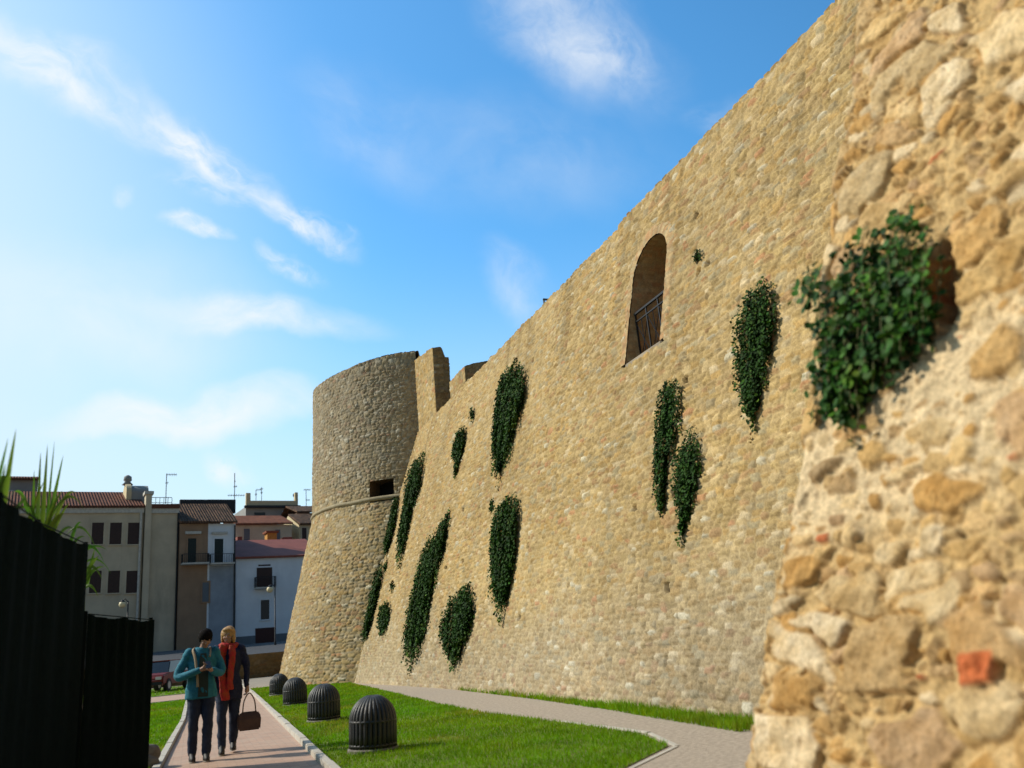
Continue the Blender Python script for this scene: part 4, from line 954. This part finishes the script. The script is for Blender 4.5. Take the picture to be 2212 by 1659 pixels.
# low white house
Ee = House('white_house', 0.0, 'low white house with a plain red roof and a small arched balcony door', 'house', fac(580, 1290)[0])
Ee.wall(510, 690, 1205, 8, 'white'); Ee.roof(510, 690, 1205, 1169, 4.5, 'redroof', .3)
f = Ee.window(554, 588, 1226, 1268, 'shutter', 'white', 'balcony_door'); Ee.balcony(549, 592, 1247, 1269, .7)
a0, a1, z0, z1 = Ee.rect(554, 588, 1222, 1226); Ee.part('arched_head', 'shutter', [(a0+.15, a1-.15, -.03, 0, z0, z1+.1)])
Ee.window(563, 581.5, 1296, 1338, 'glass', 'white')
a0, a1, z0, z1 = Ee.rect(510, 690, 1369, 1400); a2, a3, _, zd = Ee.rect(554, 591, 1356, 1390)
Ee.part('dado', 'dado', [(a0, a2-.1, -.05, 0, -.4, z1), (a3+.1, a1, -.05, 0, -.4, z1)]); Ee.part('door', 'doorred', [(a2-.1, a3+.1, -.03, 0, -.4, zd)])
# cream house behind with tile roof
G_ = House('cream_house', 11, 'cream house with blue grey windows and red tiles behind the low white house', 'house', fac(570, 1150, 11)[0])
G_.wall(509, 630, 1134, 7, 'beige'); G_.roof(509, 629, 1134, 1117, 4, 'tilered')
G_.window(526.5, 539.5, 1142, 1167, 'dado', 'beige'); G_.window(594, 605.5, 1144, 1167, 'dado', 'beige')
a0, a1, z0, z1 = G_.rect(577.5, 598, 1151, 1172, -4); G_.part('dormer', 'orange', [(a0, a1, -4, -3, z0-2, z1)]); G_.part('dormer_roof', 'tilered', [(a0-.15, a1+.15, -4.2, -2.8, z1, z1+.18)])
a0, a1, z0, z1 = G_.rect(613, 632, 1160, 1172, -4); G_.part('roof_light', 'redroof', [(a0, a1, -4, -3, z0-2, z1)])
a0, a1, z0, z1 = G_.rect(513, 523, 1159, 1172, -4); G_.part('roof_light', 'redroof', [(a0, a1, -4, -3, z0-2, z1)])
# gabled house with the sunlit yellow side
Hh = House('gabled_house', 12, 'small house with sunlit yellow gable side and dark tiles left of the tower', 'house', fac(650, 1150, 12)[0])
a0, a1, z0, z1 = Hh.rect(646, 690, 1134, 1170)
mb = MB(); zr = Hh.q(640, 1114, 4)[1]; mb.add([(a0, 0, -.5), (a0, 8, -.5), (a0, 8, z1), (a0, 4, zr), (a0, 0, z1), (a1, 0, -.5), (a1, 8, -.5), (a1, 8, z1), (a1, 4, zr), (a1, 0, z1)], [(0, 1, 2, 3, 4), (9, 8, 7, 6, 5), (0, 4, 9, 5), (1, 6, 7, 2)])
mb.build('wall', M['cream'], Hh.root); Hh.roof(648, 690, 1134, 1113, 4, 'tile'); Hh.window(652, 662, 1140, 1165, 'shutter', 'beige')
# upper house with flat parapet
Ff = House('flat_roofed_house', 24, 'grey upper house with pale roof parapet standing highest behind the tiled roofs', 'house', fac(590, 1100, 24)[0])
Ff.wall(531, 641, 1094, 8, 'grey'); a0, a1, z0, z1 = Ff.rect(531, 643, 1082, 1093); Ff.part('parapet', 'cream', [(a0, a1, -.15, .25, z0, z1), (a0, a0+.5, -.16, .2, z1, z1+.9), (a1-.35, a1, -.16, .2, z1, z1+1.0)])
Ff.part('eaves', 'dark', [(a0-.2, a1+.2, -.5, 0, z0-.25, z0)])
Ff.window(549, 573, 1107, 1120, 'glass', 'grey'); Ff.window(612, 622, 1106, 1120, 'glass', 'white')
a0, a1, z0, z1 = Ff.rect(637, 641, 1071, 1082, 2); Ff.part('chimney', 'grey', [(a0, a1, 2, 2.5, z0-.5, z1)]); Ff.part('chimney_pot', 'dark', [(a0-.08, a1+.08, 1.92, 2.58, z1, z1+.3)])
Ii = House('dark_roofed_house', 17, 'dark roofed house mostly hidden behind the tower edge', 'house', fac(665, 1120, 17)[0])
Ii.wall(641, 700, 1108, 7, 'brown'); Ii.roof(641, 700, 1108, 1096, 4, 'tile')

def antenna(px, ptop, pbot, b, arms, label):
    p = O_+M_*b; a, zt_ = fac(px, ptop, b); _, zb_ = fac(px, pbot, b); base = p+E_*a
    root = empty('tv_antenna', (base[0], base[1], zb_), label, 'antenna', 'television antennas on the roofs', TH_)
    mb = MB(); mb.tube([(0, 0, 0), (0, 0, zt_-zb_)], .035, 6); mb.build('mast', M['rail'], root)
    mb = MB()
    for pz, dx0, dx1, el in arms:
        z = fac(px, pz, b)[1]-zb_; k = 75/F_*1.05; mb.tube([(dx0*k, 0, z), (dx1*k, 0, z)], .022, 5)
        for i in range(el):
            x = (dx0+(dx1-dx0)*(i+.5)/el)*k; mb.tube([(x, -.35, z), (x, .35, z)], .012, 4); mb.tube([(x, 0, z-.14), (x, 0, z+.14)], .012, 4)
    mb.build('aerial', M['rail'], root)
antenna(360, 1023, 1088, 5, [(1025, 0, 20, 6), (1043, -2, 4, 2)], 'tall thin antenna with one bent arm, leftmost on the roofs')
antenna(507, 1022, 1095, 5, [(1070, -14, 21, 7), (1051, -2, 5, 2), (1040, -1, 2, 1)], 'tallest antenna with a long crossbar above the white terraced house')
antenna(553, 1058, 1084, 26, [(1058, 0, 14, 4), (1068, -3, 3, 2)], 'short antenna, left of the close pair on the flat roofed house')
antenna(565, 1052, 1084, 26, [(1056, -4, 4, 3), (1064, -3, 3, 2)], 'antenna with stacked rods, right of the close pair on the flat roofed house')
antenna(661, 1057, 1100, 18, [(1058, -6, 12, 5), (1080, -1, 10, 3)], 'antenna beside the edge of the round tower')

def lamp(px, ptop, pbase, Yd, label, z0):
    t = at_depth(px, ptop, Yd); root = empty('street_lamp', (t[0], t[1], z0), label, 'street lamp', 'street lamps in front of the houses')
    hgt = t[2]-z0
    mb = MB(); mb.tube([(0, 0, 0), (0, 0, .5), (0, 0, .55), (0, 0, hgt)], [.09, .08, .055, .04], 8); mb.tube([(0, 0, hgt-.1), (-.18, 0, hgt+.15), (-.36, 0, hgt+.05)], .03, 6); mb.build('pole', M['iron'], root, True)
    mb = MB(); mb.ball((-.36, 0, hgt-.22), .24, 10); mb.build('globe', M['globe'], root, True)
    mb = MB(); mb.loft([(-.36, 0, hgt-.06, .18, .18), (-.36, 0, hgt+.04, .10, .10), (-.36, 0, hgt+.10, .03, .03)]); mb.build('lamp_cap', M['iron'], root, True)
lamp(594, 1266, 0, 66, 'street lamp with a pale globe before the low white house', 1.7)
lamp(277, 1298, 0, 66, 'street lamp with a pale globe before the beige building', 1.7)

# red car behind the fence end
def car(loc, rz):
    root = empty('parked_car', loc, 'red parked car half hidden behind the end of the lower fence', 'car', None, rz)
    prof = [(-1.95, .35), (-1.98, .62), (-1.85, .82), (-1.2, .90), (1.55, .92), (1.9, .85), (1.98, .6), (1.95, .35)]
    def slab(pr, y0, y1, ins=0.0):
        n = len(pr); mb = MB(); mb.add([(x, y0, z) for x, z in pr]+[(x, y1, z) for x, z in pr], [tuple(range(n)), tuple(range(n, 2*n))[::-1]]+[(i, n+i, n+(i+1) % n, (i+1) % n) for i in range(n)]); return mb
    slab(prof, -.80, .80).build('body', M['red'], root, bevel=.06)
    cab = [(-1.05, .90), (-.55, 1.42), (.95, 1.45), (1.6, .92)]; mb = MB(); n = 4
    mb.add([(x, -.70 if z < 1 else -.58, z) for x, z in cab]+[(x, .70 if z < 1 else .58, z) for x, z in cab], [(0, 1, 2, 3), (7, 6, 5, 4), (0, 4, 5, 1), (1, 5, 6, 2), (2, 6, 7, 3)]); mb.build('cabin', M['glass'], root, bevel=.03)
    MB().box(-.56, .96, -.57, .57, 1.43, 1.48).build('roof', M['red'], root, bevel=.02)
    for x in (-1.25, 1.25):
        for y in (-.74, .74):
            w_ = MB(); w_.tube([(x, y-.09, .31), (x, y+.09, .31)], .31, 20); ww = w_.build('wheel', M['rubber'], root)
            r_ = MB(); r_.tube([(x, y-.10, .31), (x, y+.10, .31)], .18, 14); r_.build('rim', M['chrome'], ww)
    for y in (-.58, .58): MB().box(-1.99, -1.90, y-.15, y+.15, .60, .74).build('headlight', M['chrome'], root, bevel=.02)
    MB().box(-2.03, -1.90, -.75, .75, .36, .5).build('bumper', M['iron'], root, bevel=.02)
cg = at_depth(352, 1440, 48); car((cg[0], 48, .0), rad(70))

# ================================================================== PEOPLE
def fuse(mbs, name, m, parent, vox=.008, smooth=4, fold=0.0):
    mb = MB()
    for q in mbs: mb.add(q.v, q.f)
    me = bpy.data.meshes.new(name+'_raw'); me.from_pydata(mb.v, [], mb.f)
    bm = bmesh.new(); bm.from_mesh(me); bmesh.ops.recalc_face_normals(bm, faces=bm.faces); bm.to_mesh(me); bm.free()
    o = bpy.data.objects.new(name+'_raw', me); COL.objects.link(o)
    r = o.modifiers.new('r', 'REMESH'); r.mode = 'VOXEL'; r.voxel_size = vox
    s = o.modifiers.new('s', 'SMOOTH'); s.iterations = smooth; s.factor = .5
    dg = bpy.context.evaluated_depsgraph_get(); me2 = bpy.data.meshes.new_from_object(o.evaluated_get(dg)); bpy.data.objects.remove(o, do_unlink=True); bpy.data.meshes.remove(me)
    if fold:
        n = len(me2.vertices); co = np.zeros(n*3); no = np.zeros(n*3); me2.vertices.foreach_get('co', co); me2.vertex_normals.foreach_get('vector', no)
        co = co.reshape(-1, 3); no = no.reshape(-1, 3); q = (fbm(co[:, 0]/.11+co[:, 1]/.16+co[:, 2]*2.5, co[:, 2]/.10+co[:, 0]*4, 210, 3)-.5)*2
        me2.vertices.foreach_set('co', (co+no*(q*fold)[:, None]).ravel())
    me2.name = name; me2.materials.clear()
    return link_mesh(name, me2, m, parent, True)
def curve(pts, n=5):
    P = [Vector(p) for p in pts]; out = []
    for i in range(len(P)-1):
        a, b, c, d = P[max(i-1, 0)], P[i], P[i+1], P[min(i+2, len(P)-1)]
        for k in range(n):
            t = k/n; out.append(.5*((2*b)+(c-a)*t+(2*a-5*b+4*c-d)*t*t+(3*b-a-3*c+d)*t**3))
    return out+[P[-1]]
def limb(pts, rad_, n=12, flat=1.0):
    mb = MB(); c = curve(pts); r = np.interp(np.linspace(0, len(pts)-1, len(c)), range(len(pts)), rad_); mb.tube(c, list(r), n, True, flat)
    mb.ball(pts[0], rad_[0]*.98, 8); mb.ball(pts[-1], rad_[-1]*.98, 8); return mb
def head(c, pitch, yaw=0.0):
    """face looks to -Y; returns meshes placed at head centre c"""
    R = Matrix.Rotation(yaw, 3, 'Z') @ Matrix.Rotation(pitch, 3, 'X'); out = []
    mb = MB(); mb.ball((0, .01, .02), .077, 14, .105, .095); mb.ball((0, -.025, -.045), .058, 10, .065, .062); mb.ball((0, -.055, -.085), .028, 8, .022, .024)
    mb.tube([(0, -.082, .03), (0, -.100, .0), (0, -.108, -.022)], [.008, .011, .015], 8)
    for s in (-1, 1):
        mb.ball((s*.078, .005, 0), .014, 8, .030, .020); mb.ball((s*.034, -.074, -.02), .026, 8, .02, .018); mb.ball((s*.03, -.085, .035), .02, 8, .008, .01)
    mb.tube([(-.02, -.086, -.052), (0, -.094, -.050), (.02, -.086, -.052)], [.006, .009, .006], 6)
    out.append(mb)
    for q in out: q.v = [tuple(R @ Vector(p)+Vector(c)) for p in q.v]
    return out, R
def hand(w, fwd, up, side, curl=.6, thumb=1):
    """palm from wrist w; fwd along the hand, up = back of the hand, side = towards the thumb"""
    w, f, u, s = Vector(w), Vector(fwd).normalized(), Vector(up).normalized(), Vector(side).normalized(); out = []
    pm = MB(); pm.tube([w-f*.01, w+f*.03, w+f*.085], [.024, .034, .036], 10, True, .5) if False else pm.tube([w-f*.01, w+f*.04, w+f*.085], [.026, .033, .034], 10)
    out.append(pm)
    for i, (L, o) in enumerate(((.068, .027), (.078, .009), (.072, -.009), (.056, -.026))):
        b = w+f*.08+s*o; c1 = f*math.cos(curl*.5)-u*math.sin(curl*.5); c2 = f*math.cos(curl*1.3)-u*math.sin(curl*1.3); c3 = f*math.cos(curl*2)-u*math.sin(curl*2)
        m_ = MB(); m_.tube([b, b+c1*L*.45, b+c1*L*.45+c2*L*.32, b+c1*L*.45+c2*L*.32+c3*L*.25], [.0095, .009, .008, .0065], 7); out.append(m_)
    t = MB(); b = w+f*.03+s*.028; d = (f*.7+s*.7-u*.25).normalized(); t.tube([b-d*.01, b+d*.035, b+d*.035+(f*.9+s*.1-u*.3).normalized()*.03], [.013, .011, .008], 7); out.append(t)
    return out
def shoe(ank, yaw=0):
    x, y, z = ank; mb = MB()
    mb.loft([(x, y-.055, z-.085, .042, .125), (x, y-.055, z-.06, .045, .13), (x, y-.045, z-.03, .040, .105), (x, y-.0, z+.01, .042, .055), (x, y+.005, z+.05, .045, .048)]); return mb
def person(loc, rz, label, P, hair_m, jacket_m, trou_m):
    root = empty('person', loc, label, 'person', None, rz); S = 1.0
    hd, HR = head(P['head'], P['pitch'], P.get('yaw', 0))
    nk = Vector((P['head'][0], P['head'][1]+.03, P['head'][2]-.06)); ch = Vector((0, .0, 1.40))
    parts = list(hd); m_ = MB(); m_.tube([nk, (nk+ch)/2+Vector((0, .01, 0)), ch], [.052, .052, .062], 10); parts.append(m_)
    m_ = MB(); m_.loft([(0, .0, .88, .15, .10), (0, 0, .98, .15, .10), (0, -.0, 1.10, .125, .09), (0, .0, 1.25, .15, .10), (0, .0, 1.36, .16, .09), (0, 0, 1.43, .08, .06)]); parts.append(m_)
    for a in P['arms']: parts.append(limb(a, [.048, .042, .036, .026])); 
    for hnd in P['hands']: parts += hand(*hnd)
    for l in P['legs']: parts.append(limb(l, [.085, .07, .052, .05, .036]))
    body = fuse(parts, 'body', M['skin'], root, .0075, 3)
    # trousers
    tr = []; m_ = MB(); m_.loft([(0, 0, .80, .165, .115), (0, 0, .90, .178, .125), (0, 0, 1.02, .155, .11)]); tr.append(m_)
    for l in P['legs']: tr.append(limb(l, [.098, .088, .068, .068, .055]))
    fuse(tr, 'trousers', M[trou_m], root, .010, 3, .016)
    jk = []; m_ = MB(); m_.loft(P['coat']); jk.append(m_)
    for a in P['arms']:
        b = [Vector(p) for p in a]; b[-1] = b[-2]+(b[-1]-b[-2])*.93; jk.append(limb(b, [.068, .060, .054, .044]))
    fuse(jk, 'jacket', M[jacket_m], root, .010, 3, .020)
    for l in P['legs']:
        s_ = shoe(l[-1]); so_ = s_.build('shoe', M['shoe'], root, True)
        x, y, z = l[-1]; sl2 = MB(); sl2.loft([(x, y-.055, z-.099, .044, .13), (x, y-.055, z-.085, .045, .132)]); sl2.build('sole', M['sole'], so_)
    hm = []
    for q in P['hair']:
        mb = MB(); mb.ball((0, 0, 0), q[1], 14, q[3], q[2]); mb.v = [tuple(HR @ (Vector(p)+Vector(q[0]))+Vector(P['head'])) for p in mb.v]; hm.append(mb)
    fuse(hm, 'hair', M[hair_m], root, .008, 2, .012)
    return root, body, HR
# walker in teal, looking down at a phone
PA = dict(head=(.035, -.075, 1.575), pitch=rad(38), yaw=rad(8),
    arms=[[(-.165, 0, 1.39), (-.25, .02, 1.24), (-.30, -.03, 1.09), (-.035, -.255, 1.17)], [(.165, 0, 1.39), (.23, .02, 1.25), (.25, -.05, 1.10), (.105, -.27, 1.15)]],
    hands=[((-.035, -.255, 1.17), (.9, -.25, .25), (0, -.5, -.9), (0, -.6, .6), .75), ((.105, -.27, 1.15), (-.6, -.5, .5), (.5, -.5, -.6), (-.3, -.3, .8), .7)],
    legs=[[(-.085, 0, .90), (-.09, -.01, .70), (-.095, -.03, .48), (-.098, .03, .30), (-.10, .05, .105)], [(.085, 0, .90), (.085, -.03, .70), (.08, -.07, .49), (.075, -.06, .30), (.07, -.05, .105)]],
    coat=[(0, .0, .80, .205, .145), (0, 0, .92, .200, .142), (0, 0, 1.06, .175, .13), (0, .0, 1.22, .185, .135), (0, .0, 1.35, .185, .12), (0, .0, 1.42, .12, .085), (0, .005, 1.46, .075, .07)],
    hair=[((0, .014, .050), .090, .104, .085), ((0, .06, -.03), .08, .06, .09), ((-.072, .012, .0), .022, .055, .06), ((.072, .012, .0), .022, .055, .06)])
g = on_ground(432, 1645)
rA, bA, HRA = person((g[0], g[1], 0), rad(4), 'person with short dark hair in an open teal jacket, looking down at a phone', PA, 'hairdark', 'teal', 'jeans')
# open jacket front, collar and strap
mb = MB(); mb.add([(-.055, -.150, .82), (.075, -.150, .82), (.075, -.146, 1.0), (-.05, -.146, 1.0), (.075, -.140, 1.2), (-.05, -.142, 1.2), (.045, -.124, 1.38), (-.03, -.124, 1.38)], [(0, 1, 2, 3), (3, 2, 4, 5), (5, 4, 6, 7)])
o = mb.build('shirt', M['greyteal'], rA); o.modifiers.new('t', 'SOLIDIFY').thickness = .012
mb = MB(); mb.tube(curve([(-.10, .03, 1.455), (-.125, -.06, 1.43), (-.10, -.125, 1.33), (-.075, -.15, 1.15), (-.06, -.16, .95)]), .020, 8, True, .5); mb.tube(curve([(.10, .03, 1.455), (.10, -.06, 1.43), (.09, -.125, 1.33)]), .018, 8, True, .5)
mb.build('collar', M['beigecl'], rA, True)
MB().box(-.036, .036, -.004, .004, -.072, .072).build('phone', M['phone'], None, bevel=.003)
ph = bpy.data.objects['phone']; ph.location = (g[0]+.055+.022, g[1]-.325, 1.225); ph.rotation_euler = (rad(-50), 0, rad(4))
tag(ph, 'dark phone held in both hands by the walker in teal', 'phone')
# blond walker with red scarf
PB = dict(head=(-.01, -.02, 1.60), pitch=rad(8), yaw=rad(-12),
    arms=[[(-.165, 0, 1.41), (-.215, .01, 1.27), (-.235, .0, 1.13), (-.215, -.10, .93)], [(.165, 0, 1.41), (.22, .02, 1.27), (.245, .02, 1.13), (.255, -.03, .88)]],
    hands=[((-.215, -.10, .93), (.05, -.35, -.9), (-.9, 0, .1), (.1, -.9, .2), .45), ((.255, -.03, .88), (.03, -.05, -1), (.9, 0, .0), (0, -.9, -.1), .95)],
    legs=[[(-.08, 0, .92), (-.085, -.04, .70), (-.085, -.09, .50), (-.08, -.08, .30), (-.08, -.09, .105)], [(.08, 0, .92), (.082, .02, .70), (.08, .03, .50), (.075, .10, .31), (.07, .15, .13)]],
    coat=[(0, .0, .72, .185, .135), (0, 0, .85, .195, .14), (0, 0, .96, .185, .135), (0, 0, 1.10, .155, .12), (0, .0, 1.24, .178, .13), (0, .0, 1.37, .180, .115), (0, .0, 1.44, .115, .08), (0, .005, 1.48, .07, .065)],
    hair=[((0, .022, .035), .100, .105, .105), ((0, .05, -.04), .098, .07, .10), ((-.075, .0, -.03), .03, .06, .085), ((.075, .0, -.03), .03, .06, .085), ((.0, -.045, .095), .07, .045, .03)])
g2 = on_ground(492, 1628)
rB, bB, HRB = person((g2[0], g2[1], 0), rad(-3), 'person with blond bobbed hair in a navy coat and long red scarf', PB, 'hairblond', 'navy', 'jeans')
mb = MB(); mb.tube([(.10*math.cos(t)*1.0, .01+.092*math.sin(t), 1.462+.012*math.sin(2*t)) for t in np.linspace(0, 2*math.pi, 25)], .040, 10, False)
mb.tube(curve([(-.06, -.10, 1.45), (-.085, -.145, 1.33), (-.08, -.160, 1.15), (-.055, -.165, .95), (-.035, -.17, .72)]), [.075]*8+[.085]*13, 10, True, .35)
mb.tube(curve([(.05, -.10, 1.45), (.05, -.15, 1.32), (.03, -.165, 1.15), (.02, -.165, .86)]), .06, 10, True, .35)
sc_ = fuse([mb], 'scarf', M['scarf'], rB, .009, 2, .02)
mb = MB(); mb.loft([(-.165, 0, 1.32, .075, .085), (-.16, 0, 1.40, .07, .08), (-.12, 0, 1.455, .05, .06)]); mb.build('shoulder_wrap', M['lilac'], rB, True)
hb_ = empty('handbag', (g2[0]+.285, g2[1]-.045, .28), 'brown leather handbag hanging from the blond walker\'s hand', 'bag')
mb = MB(); mb.add([(-.15, -.06, 0), (.15, -.06, 0), (.15, .06, 0), (-.15, .06, 0), (-.165, -.045, .17), (.165, -.045, .17), (.165, .045, .17), (-.165, .045, .17), (-.12, -.02, .25), (.12, -.02, .25), (.12, .02, .25), (-.12, .02, .25)],
                  [(0, 3, 2, 1), (0, 1, 5, 4), (1, 2, 6, 5), (2, 3, 7, 6), (3, 0, 4, 7), (4, 5, 9, 8), (5, 6, 10, 9), (6, 7, 11, 10), (7, 4, 8, 11), (8, 9, 10, 11)]); mb.build('pouch', M['leather'], hb_, bevel=.018)
for s in (-.015, .015):
    mb = MB(); mb.tube(curve([(-.09, s, .24), (-.07, s, .40), (0, s, .50), (.07, s, .40), (.09, s, .24)]), .008, 6); mb.build('handle', M['leather'], hb_, True)
